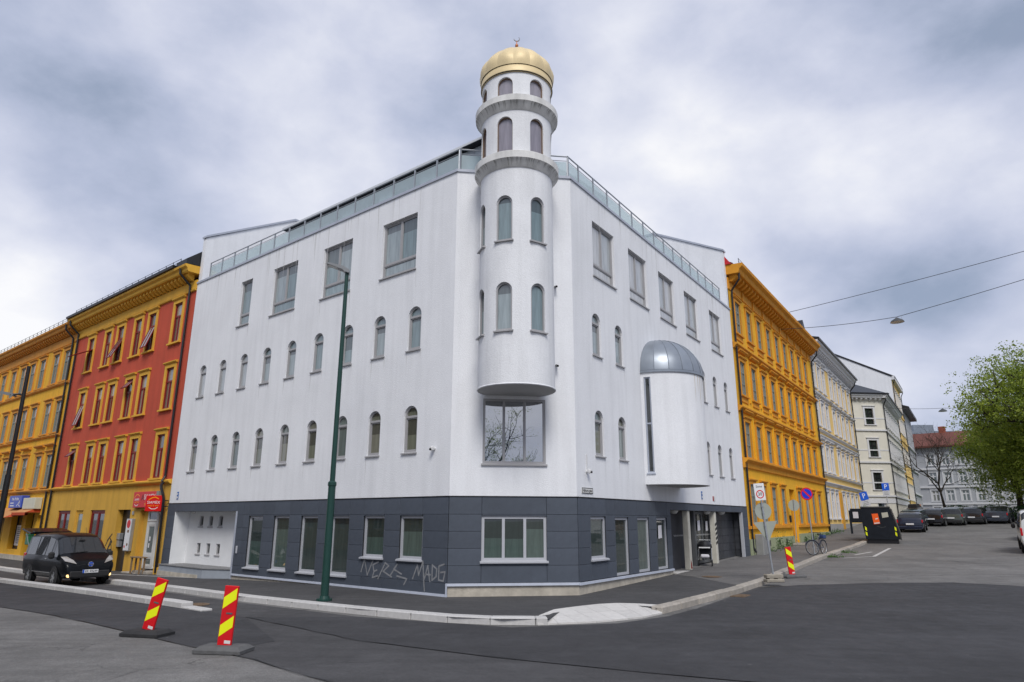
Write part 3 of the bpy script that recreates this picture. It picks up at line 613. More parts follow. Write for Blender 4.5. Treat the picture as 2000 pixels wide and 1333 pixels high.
# graffiti
gm = mat('grey_spray', (.22, .225, .235), .8, .25, 14); t = MB()
G = [[(13.32, .48), (13.45, .86), (13.62, .40), (13.85, .82)], [(14.12, .80), (13.86, .70), (13.92, .52), (14.06, .56)], [(13.92, .5), (13.86, .34), (14.1, .40)], [(14.12, .32), (14.42, .78), (14.58, .70), (14.34, .54), (14.72, .40)], [(14.66, .44), (14.95, .76), (14.80, .62), (15.15, .50)], [(14.95, .44), (15.38, .38), (15.26, .22)],
     [(15.62, .40), (15.80, .78), (15.86, .50), (16.02, .88), (16.08, .36), (16.12, .10)], [(16.10, .42), (16.22, .78), (16.32, .36)], [(16.12, .54), (16.34, .54)], [(16.40, .80), (16.40, .40), (16.56, .50), (16.58, .70), (16.40, .80)], [(16.86, .84), (16.66, .78), (16.66, .42), (16.84, .40), (16.90, .64), (16.74, .62)]]
for st in G: t.strip(st, .046, -.036)
part('graffiti', t, gm, B0, FL)
# entrance passage on the right
tile = mat('dark_tile', (.045, .048, .055), .35, .1, 4, rand=.15)
ed = .46
t = MB(); t.poly([(7.03, ed, -.4), (16.25, ed, -.4), (16.25, ed, 2.38), (7.03, ed, 2.38)]).poly([(7.031, .14, -.4), (7.031, ed, -.4), (7.031, ed, 2.38), (7.031, .14, 2.38)]).poly([(16.249, .14, -.4), (16.249, ed, -.4), (16.249, ed, 2.38), (16.249, .14, 2.38)])
part('entrance_wall', t, mat('dark_plaster', (.05, .05, .055), .8, .1), B0, FR)
part('entrance_ceiling', MB().box(7.03, 16.25, .1, ed, 2.382, 2.42), mat('ceiling_cream', (.45, .44, .40), .8, .05), B0, FR)
for i in range(6):
    for j in range(6):
        z0 = .33+.335*j; ob('wall_tile', shared('wtile', lambda: MB().bbox(.006, .44, -.02, 0, .006, .33, .004).mesh('wall_tile', tile)), FR @ T(13.55+.446*i, ed-.003, z0), B0)
for j in range(6): ob('wall_tile', shared('wtile2', lambda: MB().bbox(-.02, 0, .006, .40, .006, .33, .004).mesh('wall_tile', tile)), FR @ T(16.247, .02, .33+.335*j), B0)
rect_window(FR @ T(12.05, .36, .30), B0, 2.9, 2.06, .0, mat('dark_alu', (.10, .105, .11), .4, .05), 'pane_dark', cols=(.33, .66), t=.07, sill=False)
part('door_post', MB().box(10.42, 10.58, .30, .45, .2, 2.38), MATS['dark_alu'], B0, FR)
for a, b, y in ((10.7, 13.4, .352), (8.5, 10.3, .452)):
    k = 0
    while a+.10*k < b:
        part('glass_marking', MB().add([(a+.1*k, y, 1.40), (a+.1*k+.04, y, 1.40), (a+.1*k+.02, y, 1.46), (a+.1*k-.02, y, 1.46)], [(0, 1, 2, 3)]), paintw, B0, FR); k += 1
colm = mat('cream_column', (.55, .53, .46), .75, .1, 4)
for i, u in enumerate((9.06, 12.30)):
    c = part('column', MB().bbox(u-.115, u+.115, .02, .25, -.2, 2.38, .015), colm, B0, FR)
    if i == 0: ob('paint_stain', MB().add([(u-.10, .017, .22), (u+.08, .017, .2), (u+.02, .017, .42), (u-.07, .017, .56)], [(0, 1, 2, 3)]).mesh('paint_stain', mat('red_stain', (.22, .03, .02), .8, .3, 10)), FR, c)
    else:
        tp = mat('tape_black', (.02, .02, .02), .5, .1)
        for q in range(5): ob('tape_band', MB().add([(u-.118, .014, 1.0+.19*q), (u+.118, .014, 1.08+.19*q), (u+.118, .014, 1.19+.19*q), (u-.118, .014, 1.11+.19*q)], [(0, 1, 2, 3)]).mesh('tape_band', tp), FR, c)
for u, y in ((8.1, .25), (11.9, .25), (13.9, .25)): part('ceiling_lamp', MB().lathe([(0, -.13), (.10, -.11), (.16, -.04), (.17, 0)], 16, (u, y, 2.38)), MATS['opal_lamp'], B0, FR, True)
part('jamb', MB().box(16.10, 16.245, -.03, .1, .2, 2.38), lightframe, B0, FR)
part('threshold', MB().box(7.1, 8.75, -.12, .35, -.1, .17), slabm, B0, FR)
part('entrance_floor', MB().add([(7.03, 0, .13), (16.25, 0, .34), (16.25, ed, .36), (7.03, ed, .15)], [(0, 1, 2, 3)]), mat('entrance_floor', (.16, .155, .15), .8, .15), B0, FR)
# ---- the round bay with zinc half dome
bu, br = 6.60, 1.64; bc = (FR @ Vector((bu, 0, 0)))
def bay_map(u, y, z): a = u/br; return (bu-(br-y)*cos(a), -(br-y)*sin(a), z)
slit = (.10, .35, 3.62, 7.02, False)
t = wall(MB(), 0, pi*br, 3.22, 7.20, [slit], .08, bay_map, [pi*br*k/40 for k in range(41)])
bay = part('bay', t, white, B0, FR, True)
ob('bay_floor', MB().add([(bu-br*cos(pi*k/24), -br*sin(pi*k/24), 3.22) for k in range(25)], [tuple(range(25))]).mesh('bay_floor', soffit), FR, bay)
a0 = .225/br; sw = FR @ Matrix.Translation((bu-(br)*cos(a0), -(br)*sin(a0), 3.62)) @ Matrix.Rotation(-(pi/2-a0), 4, 'Z')
rect_window(sw, B0, .23, 3.40, .03, flash, 'pane_dark', rows=(1.72,), t=.03, sillproj=.03)
dome_b = part('bay_roof', MB().lathe([(br+.05, 0), (br+.05, .09), (br+.02, .10)], 32, (bu, 0, 7.18), pi, 2*pi), zinc, B0, FR, True)
for k in range(10):
    a, b = pi+pi*k/10, pi+pi*(k+1)/10; t = MB(); n = 8
    prof = [((br+.035)*cos(pi/2*j/9), (br+.035)*sin(pi/2*j/9)*.86) for j in range(10)]
    t.lathe(prof, 4, (bu, 0, 7.28), a+.004, b-.004); ob('zinc_sheet', t.mesh('zinc_sheet', zinc, 'all'), FR, dome_b)
    if k: ob('standing_seam', MB().tube([(bu+(r+.012)*cos(a), (r+.012)*sin(a), 7.28+z) for r, z in prof[:-1]], .014, 5).mesh('standing_seam', zinc), FR, dome_b)
# ---- the minaret
tu, te, tr = 1.80, .75, 1.10
TW = FC @ T(tu, -te, 0)                       # axis; local -y faces the street
def tow(rad):
    def f(u, y, z): a = u/tr; return ((rad-y)*sin(a), -(rad-y)*cos(a), z)
    return f
cuts = [tr*radians(d) for d in range(-180, 181, 5)]
aw, AN = .50, (-27, 27, -78, 78)
rows_t = [(7.08, 1.40, (-27, 27, -78)), (9.75, 1.40, (-27, 27, -78)), (12.55, 1.20, AN), (14.42, .70, AN)]
ops = []
for z0, h, an in rows_t:
    for d in an: ops.append((tr*radians(d)-aw/2, tr*radians(d)+aw/2, z0, z0+h, True))
mn = part('minaret', wall(MB(), tr*radians(-180), tr*radians(180), 5.56, 15.35, ops, .10, tow(tr), cuts), tower_m, B0, TW, True)
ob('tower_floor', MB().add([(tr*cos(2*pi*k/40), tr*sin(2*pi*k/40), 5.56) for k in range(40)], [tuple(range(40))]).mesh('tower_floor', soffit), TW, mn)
ob('tower_lip', MB().lathe([(tr+.012, 5.55), (tr+.03, 5.57), (tr+.012, 5.60)], 40).mesh('tower_lip', tower_m, True), TW, mn)
for zt, zb, zj in ((12.47, 12.26, 12.02), (14.36, 14.17, 13.94)):
    ob('cornice_band', MB().lathe([(tr+.003, zj), (tr+.05, zj+.03), (1.22, zb-.05), (1.295, zb), (1.305, zt), (1.28, zt+.02), (tr-.02, zt+.04)], 56).mesh('cornice_band', band_m, True), TW, mn)
for z0, h, an in rows_t:
    for d in an:
        a = radians(d); Wm = TW @ Matrix.Rotation(a, 4, 'Z') @ Matrix.Translation((0, -tr, z0))
        arched_window(Wm, B0, aw, h, .06, greyframe if z0 < 12 else mat('brown_frame', (.22, .15, .10), .6, .1), 'pane_tower' if z0 > 12 else 'pane_grey', transom=False, sill=(z0 < 14), t=.05 if z0 < 12 else .025)
        # the window is flat: fill the slivers beside it with a surround
for zt in (8.9, 6.4): part('drain_spout', MB().cyl((LC-.55, -.25, zt+.05), (LC-.55, .0, zt+.12), .035, n=8), black, B0, FC)
# dome
dome = part('dome', MB().lathe([(1.10, 15.26), (1.13, 15.27), (1.15, 15.30), (1.14, 15.51), (1.12, 15.54), (1.0, 15.545)], 56), gold, B0, TW, True)
ob('dome_gasket', MB().lathe([(1.14, 15.255), (1.155, 15.275), (1.14, 15.30)], 48).mesh('dome_gasket', black), TW, dome)
def dprof(t):                                  # fat onion-like profile
    a = pi/2*t; r = 1.16*cos(a)**.85 if t < 1 else 0; return r*(1+.035*sin(pi*min(1, t*2.4))), 15.525+1.11*sin(a)
for k in range(14):
    a, b = 2*pi*k/14, 2*pi*(k+1)/14; t = MB(); n = 6; vs = []; m_ = 13
    for j in range(m_):
        r, z = dprof(j/(m_-1))
        for i in range(n+1):
            f = i/n; bulge = 1+.042*(1-(2*f-1)**2)*min(1, r*1.2)*min(1, j/2.5); an = a+(b-a)*f; vs.append((r*bulge*cos(an), r*bulge*sin(an), z))
    t.add(vs, [(j*(n+1)+i, j*(n+1)+i+1, (j+1)*(n+1)+i+1, (j+1)*(n+1)+i) for j in range(m_-1) for i in range(n)])
    ob('dome_segment', t.mesh('dome_segment', gold, 'all'), TW, dome)
ob('finial', MB().lathe([(.0, 16.62), (.16, 16.66), (.10, 16.74), (.04, 16.80), (.085, 16.88), (.09, 16.93), (.03, 17.0), (.055, 17.05), (.05, 17.10), (.015, 17.14), (.012, 17.24), (0, 17.24)], 16).mesh('finial', copper, True), TW, dome)
t = MB(); R_ = .10
outer = [(R_*cos(a), R_*sin(a)) for a in [radians(125+290*k/20) for k in range(21)]]; inner = [(.02+.080*cos(a), .026+.080*sin(a)) for a in [radians(125+290*k/20) for k in range(21)]]
outer = [(R_*cos(radians(100+ -290*k/20)), R_*sin(radians(100-290*k/20))) for k in range(21)]
for k in range(20):
    a1 = radians(150+240*k/20); a2 = radians(150+240*(k+1)/20); w1 = .026*sin(pi*k/20)+.003; w2 = .026*sin(pi*(k+1)/20)+.003
    P = [(R_*cos(a1), R_*sin(a1)), (R_*cos(a2), R_*sin(a2)), ((R_-w2)*cos(a2), (R_-w2)*sin(a2)), ((R_-w1)*cos(a1), (R_-w1)*sin(a1))]
    t.prism(P, -.008, .008)
ob('crescent', t.mesh('crescent', mat('dark_bronze', (.12, .10, .08), .5, .1)), TW @ T(0, 0, 17.33) @ Matrix.Rotation(radians(-20), 4, 'Y'), dome)
# ---- small things fixed to the building
def camera_thing(world, label):
    r = thing('security_camera', world, label, 'camera')
    part('mount', MB().cyl((0, 0, 0), (0, -.06, 0), .055, .05, 14), mat('camera_white', (.62, .62, .62), .4, .04), r)
    part('housing', MB().lathe([(0, -.07), (.055, -.05), (.07, 0), (.06, .05), (.03, .07), (0, .072)], 14, (0, -.10, 0)), 'camera_white', r, None, True)
    part('lens', MB().cyl((0, -.14, -.02), (.0, -.185, -.03), .035, .033, 12), black, r); return r
camera_thing(FL @ T(16.3, 0, 4.02), 'white dome security camera on the left facade near the chamfered corner')
cr = camera_thing(FR @ T(.62, 0, 3.42), 'white security camera with conduit on the right facade above the street name sign')
part('conduit', MB().box(-.015, .015, -.03, 0, .06, .5), 'camera_white', cr)
s = thing('street_name_sign', FR @ T(.62, -.005, 2.86), 'white street name sign with black border on the corner of the right facade', 'sign')
part('plate', MB().box(-.34, .34, -.014, 0, -.085, .085), mat('enamel_white', (.66, .66, .64), .3, .03), s)
t = MB(); ring(t, [(-.335, -.08), (-.335, .08), (.335, .08), (.335, -.08)], [(-.318, -.063), (-.318, .063), (.318, .063), (.318, -.063)], -.018, -.014); part('border', t, black, s)
lettering('Håkons gate', .115, black, WM[s] @ T(0, -.016, 0), s)
def blue_tag(world, label):
    s = thing('number_plate', world, label, 'sign')
    part('plate', MB().bbox(-.07, .07, -.02, 0, -.16, .16, .005), mat('sign_blue', rgb((28, 92, 160)), .4, .05), s)
    part('symbol', MB().cyl((0, -.018, .07), (0, -.024, .07), .045, n=12).box(-.05, .05, -.024, -.019, -.12, -.03), 'enamel_white', s)
blue_tag(FL @ T(.72, 0, 2.98), 'small blue and white plate at the left end of the white facade')
blue_tag(FR @ T(10.7, 0, 3.02), 'small blue and white plate under the round bay')
s = thing('notice_plate', FR @ T(12.2, 0, 2.92), 'small red and white notice plate above the entrance', 'sign')
part('plate', MB().bbox(-.13, -.02, -.02, 0, -.1, .1, .004), mat('sign_red', rgb((150, 20, 28)), .4, .05), s); part('plate', MB().bbox(.0, .15, -.02, 0, -.11, .11, .004), 'enamel_white', s)
paper = mat('paper', (.62, .61, .64), .8, .05)
for fr, u, y, z, w, h, lab in ((FR, 6.02, -.003, 1.62, .34, .46, 'white paper sheet taped inside the last shop window before the entrance'), (FR, 12.1, .35, 1.78, .30, .42, 'white paper notice on the glass entrance door'), (FR, 11.1, .35, 1.80, .32, .42, 'greenish paper notice on the left entrance pane')):
    ob('paper_notice', MB().add([(-w/2, 0, -h/2), (w/2, .004, -h/2+.02), (w/2-.02, 0, h/2), (-w/2+.03, .004, h/2-.02)]+[(-w/2, .004, -h/2), (w/2, .008, -h/2+.02), (w/2-.02, .004, h/2), (-w/2+.03, .008, h/2-.02)], [(0, 1, 2, 3), (7, 6, 5, 4), (0, 4, 5, 1), (1, 5, 6, 2), (2, 6, 7, 3), (3, 7, 4, 0)]).mesh('paper_notice', paper), fr @ T(u, y, z), None, label=lab, category='notice')
# weather marks: drips under the sills, streaks below the cornice bands, rust on the bay
dripm = mat('drip_stain', (.60, .605, .60), .95, .12, 6); rs = random.Random(9)
def drip(fr, u, z, y=-.0025, m=dripm, lmin=.25, lmax=.9, w=None):
    l = rs.uniform(lmin, lmax); w = w or rs.uniform(.015, .045); b = rs.uniform(-.02, .02)
    part('drip_stain', MB().poly([(u-w/2, y, z), (u+w/2, y, z), (u+w*.35+b, y, z-l*.5), (u+b, y, z-l), (u-w*.3+b, y, z-l*.5)]), m, B0, fr)
for q in winL:
    hw = ARW/2 if q[0] == 'a' else q[3]/2
    for e_ in (-1, 1):
        if rs.random() < .75: drip(FL, q[1]+e_*(hw+.02), q[2]-.055)
for q in winR:
    hw = ARW/2 if q[0] == 'a' else q[3]/2
    for e_ in (-1, 1):
        if rs.random() < .75 and not (4.7 < q[1]+e_*hw < 8.4 and q[2] < 9): drip(FR, q[1]+e_*(hw+.02), q[2]-.055)
for k in range(34): drip(FL, rs.uniform(.5, LL-.4), ZR-.025, lmin=.3, lmax=1.6)
for k in range(26): drip(FR, rs.uniform(.5, LR-.4), ZR-.025, lmin=.3, lmax=1.5)
bd = mat('band_drip', (.36, .355, .33), .95, .2, 6)
for zb, zj in ((12.26, 12.02), (14.17, 13.94)):
    t = MB()
    for k in range(90):
        a = rs.uniform(0, 2*pi); da = rs.uniform(.003, .009); f = rs.uniform(.35, 1.0)
        P = [(1.297, zb-.002), (1.222, zb-.052)]; e_ = (1.222+(tr+.05-1.222)*f, zb-.05+(zj+.03-zb+.05)*f)
        pts = [P[0], P[1], e_]
        for i in range(2):
            (ra, za), (rb, zb_) = pts[i], pts[i+1]; wa, wb = (da, da*.9) if i == 0 else (da*.9, da*.3)
            t.poly([((ra+.004)*cos(a-wa), (ra+.004)*sin(a-wa), za-.004), ((ra+.004)*cos(a+wa), (ra+.004)*sin(a+wa), za-.004), ((rb+.004)*cos(a+wb), (rb+.004)*sin(a+wb), zb_-.004), ((rb+.004)*cos(a-wb), (rb+.004)*sin(a-wb), zb_-.004)])
    o_ = ob('drip_streaks', t.mesh('drip_streaks', bd, recalc=False), TW, mn); o_['kind'] = 'stuff'
rustm = mat('rust_streak', (.60, .53, .42), .95, .15, 6)
for a, l in ((1.30, 1.1), (1.42, .7), (1.52, 1.3), (1.62, .9), (1.78, .6)):
    w = rs.uniform(.02, .05); P = lambda aa, z: (bu-(br+.004)*cos(aa), -(br+.004)*sin(aa), z)
    part('rust_streak', MB().poly([P(a-w/br/2, 7.17), P(a+w/br/2, 7.17), P(a+w/br*.3, 7.17-l*.6), P(a, 7.17-l), P(a-w/br*.3, 7.17-l*.5)]), rustm, B0, FR)
# ------------------------------------------------------------------ neighbouring houses
def downpipe(parent, fr, u, ztop, zbot, out=.42, name='downpipe'):
    part(name, MB().tube([(u, -out, ztop), (u, -out+.02, ztop-.35), (u+.12, -.12, ztop-.85), (u+.12, -.10, ztop-1.1), (u+.12, -.10, zbot+.25), (u+.12, -.22, zbot)], .055, 8), black, parent, fr)
def dentils(parent, fr, u0, u1, z, step, w, h, d, m, y=-.0):
    n = int((u1-u0)/step)
    for k in range(n+1): ob('modillion', shared(('dent', w, h, d, m.name), lambda: MB().prismx([(0, 0), (0, h), (-d, h), (-d, h*.55), (-d*.35, 0)], -w/2, w/2).mesh('modillion', m)), fr @ T(u0+step*k, y, z), parent)
def snow_guard(parent, fr, u0, u1, z, y):
    part('snow_guard', MB().tube([(u0, y, z+.30), (u1, y, z+.30)], .012, 5), black, parent, fr)
    part('snow_guard', MB().tube([(u0, y, z+.16), (u1, y, z+.16)], .010, 5), black, parent, fr)
    n = int((u1-u0)/.75)
    for k in range(n+1): ob('guard_post', shared('gpost', lambda: MB().box(-.012, .012, -.012, .012, -.05, .32).mesh('guard_post', black)), fr @ T(u0+(u1-u0)*k/n, y, z), parent)
def body(parent, fr, u0, u1, z1, depth, roof_m, wall_m, eave, ridge, ye=-.35, yr=5.5):
    part('rear_block', MB().box(u0+.01, u1-.01, .75, depth, -1, z1), wall_m, parent, fr)
    part('roof', MB().prismx([(ye, eave), (ye, eave+.10), (yr, ridge), (depth, eave+.1), (depth, eave)], u0, u1), roof_m, parent, fr)
def surround(parent, world, w, h, t, d, m, hood=0., apron=0., sill=.06):
    def mk():
        b = MB(); b.box(-w/2-t, -w/2, -d, 0, 0, h); b.box(w/2, w/2+t, -d, 0, 0, h); b.box(-w/2-t, w/2+t, -d-.004, 0, h, h+t)
        b.prismx([(0, h+t), (-d-.05, h+t), (-d-.09, h+t+.05), (-d-.09, h+t+.09), (0, h+t+.12)], -w/2-t-.06, w/2+t+.06)
        if hood: b.prismx([(0, h+t+.12+hood), (-d-.06, h+t+.12+hood), (-d-.16, h+t+.20+hood), (-d-.16, h+t+.26+hood), (0, h+t+.30+hood)], -w/2-t-.1, w/2+t+.1)
        b.box(-w/2-t-.05, w/2+t+.05, -d-.07, 0, -.08, 0)
        if apron: b.box(-w/2-t+.02, w/2+t-.02, -d*.6, 0, -.08-apron, -.08); b.box(-w/2-t, w/2+t, -d*.9, 0, -.14-apron, -.08-apron)
        return b.mesh('surround', m)
    return ob('surround', shared(('sur', round(w, 2), round(h, 2), t, d, m.name, hood, apron), mk), world, parent)
# ---- red house
ZBL = -.45
RH = thing('red_house', FL @ T(-7.5, 0, ZBL), 'red plastered house with yellow window surrounds and ochre shop floor left of the white building', 'house')
r0, r1 = -14.85, -.01
rw, rows_r = .78, (10.16, 6.95, 3.80)
ucs = [-12.28, -9.88, -8.22, -6.03, -4.38, -1.58]
ops = [(u-rw/2, u+rw/2, z, z+1.98, False) for z in rows_r for u in ucs]
part('wall', wall(MB(), r0, r1, 3.70, 12.50, ops, .16), red_wall, RH, FL)
for z in rows_r:
    for u in ucs:
        w_ = FL @ T(u, 0, z); s_ = surround(RH, w_, rw, 1.98, .19, .05, yel_trim)
        rect_window(w_, RH, rw, 1.98, .02, redframe, 'pane_curtain', cols=(.5,), rows=(1.32,), low_cols=(0,), t=.05, sill=False)
def open_sash(world, parent, w, h, frame, pane, ang):
    t = MB(); ring(t, [(-w/2, -h), (-w/2, 0), (w/2, 0), (w/2, -h)], [(-w/2+.05, -h+.05), (-w/2+.05, -.05), (w/2-.05, -.05), (w/2-.05, -h+.05)], -.02, .02)
    t.box(-.025, .025, -.021, .021, -h+.05, -.05)
    s_ = part('open_sash', t, frame, parent, world @ Matrix.Rotation(-ang, 4, 'X'))
    ob('pane', MB().poly([(-w/2+.03, 0, -h+.03), (w/2-.03, 0, -h+.03), (w/2-.03, 0, -.03), (-w/2+.03, 0, -.03)]).mesh('pane', pane, recalc=False), WM[s_], s_)
open_sash(FL @ T(-12.28, .05, 10.16+1.32), RH, .66, 1.26, redframe, 'pane_curtain', radians(62))
open_sash(FL @ T(-8.22, .05, 10.16+1.32), RH, .66, 1.26, redframe, 'pane_curtain', radians(24))
open_sash(FL @ T(-4.38, .05, 10.16+1.32), RH, .66, 1.26, redframe, 'pane_curtain', radians(18))
open_sash(FL @ T(-6.03, .05, 6.95+1.92), RH, .66, .56, redframe, 'pane_white', radians(40))
open_sash(FL @ T(-12.28, .05, 3.80+1.92), RH, .66, .56, redframe, 'pane_white', radians(45))
open_sash(FL @ T(-12.28, .05, 6.95+1.32), RH, .66, 1.26, redframe, 'pane_curtain', radians(14))
part('frieze', MB().box(r0, r1, -.05, .2, 12.50, 12.98), yel_trim, RH, FL)
part('frieze_moulding', MB().prismx([(0, 12.44), (-.08, 12.46), (-.10, 12.52), (-.05, 12.56), (0, 12.56)], r0, r1), yel_trim, RH, FL)
dentils(RH, FL, r0+.2, r1-.15, 12.98, .385, .20, .30, .34, yel_trim, -.05)
part('cornice', MB().prismx([(.2, 13.28), (-.50, 13.28), (-.54, 13.34), (-.56, 13.44), (-.66, 13.52), (-.68, 13.62), (.2, 13.66)], r0-.05, r1+.0), yel_trim, RH, FL)
part('gutter', MB().prismx([(-.62, 13.63), (-.76, 13.66), (-.78, 13.78), (-.60, 13.80), (.1, 13.98), (.1, 13.66)], r0-.1, -1.15), black, RH, FL)
body(RH, FL, r0, r1-.02, 12.9, 9, blackroof, red_wall, 13.68, 16.2)
snow_guard(RH, FL, r0+.1, -1.3, 13.95, -.35)
part('roof_flashing', MB().prismx([(-.62, 13.66), (-.62, 13.9), (.6, 14.9), (2.2, 15.4), (2.2, 13.66)], -1.1, -.05), blackroof, RH, FL)
part('chimney', MB().bbox(-1.0, -.42, .55, 1.25, 14.4, 15.25, .03).bbox(-1.06, -.36, .5, 1.3, 15.25, 15.36, .02), blackroof, RH, FL)
part('roof_hatch', MB().bbox(-14.3, -12.8, .5, 1.4, 14.1, 14.75, .05), blackroof, RH, FL)
part('ledge', MB().prismx([(0, 3.50), (-.10, 3.54), (-.16, 3.60), (-.17, 3.66), (0, 3.72)], r0, r1), yel_trim, RH, FL)
so_ = [(-13.15, -11.35, .3, 2.43, False), (-10.55, -9.55, .0, 2.43, False), (-8.58, -6.75, .3, 2.43, False), (-5.23, -3.80, -.45, 2.43, False), (-2.75, -.72, -.45, 2.40, False)]
part('shop_wall', wall(MB(), r0, r1, -.8, 3.52, so_, .34), yel_wall, RH, FL)
for a, b, c, d, m_ in ((-13.15, -11.35, .3, 2.43, 1), (-10.55, -9.55, .0, 2.43, 0), (-8.58, -6.75, .3, 2.43, 1)):
    rect_window(FL @ T((a+b)/2, .0, c), RH, b-a, d-c, .06, mat('shop_red', rgb((120, 24, 18)), .5, .08) if m_ else yel_wall, 'pane_dark' if m_ else 'pane_warm', cols=(.5,) if m_ else (), t=.12, sill=False)
dk = part('door', MB().box(-5.23, -3.80, .26, .30, -.45, 2.43), black, RH, FL)
ob('handle', MB().tube([(-3.98, .2, .55), (-3.98, .2, .85)], .015, 6).mesh('handle', steel), FL, dk)
dr = rect_window(FL @ T(-1.78, 0, -.12), RH, .95, 2.0, .16, mat('white_door', (.62, .62, .60), .5, .05), 'pane_warm', rows=(.55,), t=.13, sill=False)
rect_window(FL @ T(-1.78, 0, 1.9), RH, .95, .48, .16, MATS['white_door'], 'pane_dark', t=.06, sill=False)
part('door_side_wall', MB().box(-2.75, -2.27, .18, .30, -.45, 2.40), yel_wall, RH, FL)
rect_window(FL @ T(-1.12, 0, -.1), RH, .30, 2.4, .16, MATS['white_door'], 'pane_shop', t=.05, sill=False)
part('step', MB().bbox(-2.1, -.62, -.28, .5, -.6, -.17, .02), granite_old, RH, FL); part('step', MB().bbox(-3.1, -1.7, -.34, .45, -.6, -.27, .02), granite_old, RH, FL)
part('corner_pier', MB().bbox(-.45, -.02, -.12, .0, -.6, .02, .02), yel_wall, RH, FL)
for u in (-14.55, -.62): downpipe(RH, FL, u, 13.62, 3.6 if u > -1 else -.3, .62)
part('downpipe', MB().tube([(-.50, -.10, 3.66), (-.50, -.22, 3.45), (-.40, -.24, 3.3), (-.22, -.22, 3.05), (-.18, -.18, 2.85), (-.18, -.12, -.2)], .06, 8), black, RH, FL)
part('lamp_bracket', MB().box(-3.5, -3.35, -.05, 0, 2.2, 2.35), steel, RH, FL)
bm_ = mat('black_spray', (.03, .03, .03), .7, .2); t = MB()
for st in ([(-6.05, .25), (-5.55, 1.0), (-5.35, .6), (-5.9, .55), (-5.4, .2)], [(-6.1, .75), (-5.75, 1.15), (-5.4, .95), (-5.7, .7), (-5.9, .1), (-5.5, .05)], [(-6.15, .1), (-5.8, .45), (-5.3, .35), (-5.5, -.12)], [(-5.95, 1.0), (-5.5, 1.3)], [(-6.2, .5), (-5.9, .3), (-6.05, -.1)]): t.strip(st, .065, -.006)
part('graffiti', t, bm_, RH, FL)
part('meter_box', MB().bbox(-4.98, -4.62, .1, .38, 1.05, 1.35, .01).bbox(-4.95, -4.66, .12, .36, .72, 1.02, .01), steel, RH, FL @ T(-.26, 0, 0))
# signs of the restaurant
sr = mat('sign_red_bright', rgb((206, 22, 24)), .4, .04); sy = mat('sign_orange', rgb((240, 150, 20)), .4, .04); sw_ = mat('sign_white', (.75, .75, .75), .4, .03)
s = thing('shop_sign', FL @ T(-2.05, -.12, 2.86), 'long red wall sign with white lettering over the restaurant door', 'sign')
part('panel', MB().bbox(-1.25, 1.02, -.04, .11, -.35, .35, .01), sr, s); part('panel', MB().box(1.02, 1.25, -.03, .11, -.35, .35), mat('sign_grey', (.25, .26, .24), .5, .05), s)
lettering('SIAMEX', .34, sw_, WM[s] @ T(.42, -.043, .10), s); lettering('A', .40, black, WM[s] @ T(-.28, -.043, .08), s); lettering('SUSHI', .17, sy, WM[s] @ T(.2, -.043, -.22), s)
lettering('SIAMEX', .14, sw_, WM[s] @ T(-.85, -.043, .0), s); lettering('sushi & wok', .09, sy, WM[s] @ T(-.85, -.043, -.11), s)
part('emblem', MB().strip([(-1.12, .10), (-.95, .22), (-.80, .24), (-.60, .16)], .045, -.044), sy, s); part('emblem', MB().strip([(-1.05, -.2), (-.93, -.27), (-.78, -.27), (-.66, -.2)], .03, -.044), sw_, s)
PS = FL @ T(-.50, -.42, 2.66) @ Matrix.Rotation(radians(38), 4, 'Z')
s = thing('projecting_sign', PS, 'square red projecting sign with white lettering beside the drainpipe', 'sign')
part('panel', MB().bbox(-.36, .36, -.05, .05, -.34, .34, .02), sr, s); part('bracket', MB().box(.36, .62, -.02, .02, .1, .14).box(.36, .62, -.02, .02, -.14, -.1), black, s)
lettering('SIAMEX', .17, sw_, PS @ T(0, -.053, .04), s); lettering('sushi & wok', .10, sy, PS @ T(0, -.053, -.09), s)
part('emblem', MB().strip([(-.22, .16), (-.08, .24), (.06, .27), (.2, .2)], .04, -.052), sy, s); part('emblem', MB().strip([(-.18, -.17), (-.06, -.23), (.08, -.23), (.2, -.17)], .025, -.052), sw_, s)
s = thing('menu_board', FL @ T(-3.42, -.10, 1.30), 'tall white menu board with red picture in a grey frame beside the door', 'sign')
part('case', MB().bbox(-.30, .30, -.05, .10, -.72, .72, .02), steel, s); part('sheet', MB().box(-.26, .26, -.056, -.05, -.68, .68), sw_, s)
part('print', MB().cyl((-.0, -.057, .48), (0, -.060, .48), .19, n=12), sr, s); part('print', MB().box(-.05, .12, -.059, -.056, .1, .22), mat('print_brown', (.2, .1, .05), .6, .2), s); part('print', MB().cyl((.1, -.057, -.42), (.1, -.06, -.42), .07, n=10), MATS['print_brown'], s); part('print', MB().cyl((-.15, -.057, -.52), (-.15, -.06, -.52), .06, n=10), sr, s)
wood = mat('weathered_wood', (.24, .16, .09), .8, .25, 8, stretch=(1, 1, 6))
s = thing('wooden_trestle', FL @ T(-1.45, -.35, -.33), 'small wooden trestle table standing before the white door', 'table')
part('top', MB().bbox(-.52, .52, -.16, .16, .70, .75, .01), wood, s)
for x in (-.42, .42): part('leg', MB().box(x-.03, x+.03, -.12, -.06, 0, .70), wood, s); part('leg', MB().box(x-.03, x+.03, .06, .12, 0, .70), wood, s)
for (u, z, w, h, lab) in ((-1.52, 1.15, .15, .19, 'upper white sticker on the restaurant door glass'), (-1.55, .86, .13, .19, 'lower white sticker on the restaurant door glass')):
    ob('sticker', MB().box(-w/2, w/2, -.003, 0, -h/2, h/2).mesh('sticker', sw_), FL @ T(u-.33, .19, z), None, label=lab, category='sticker')
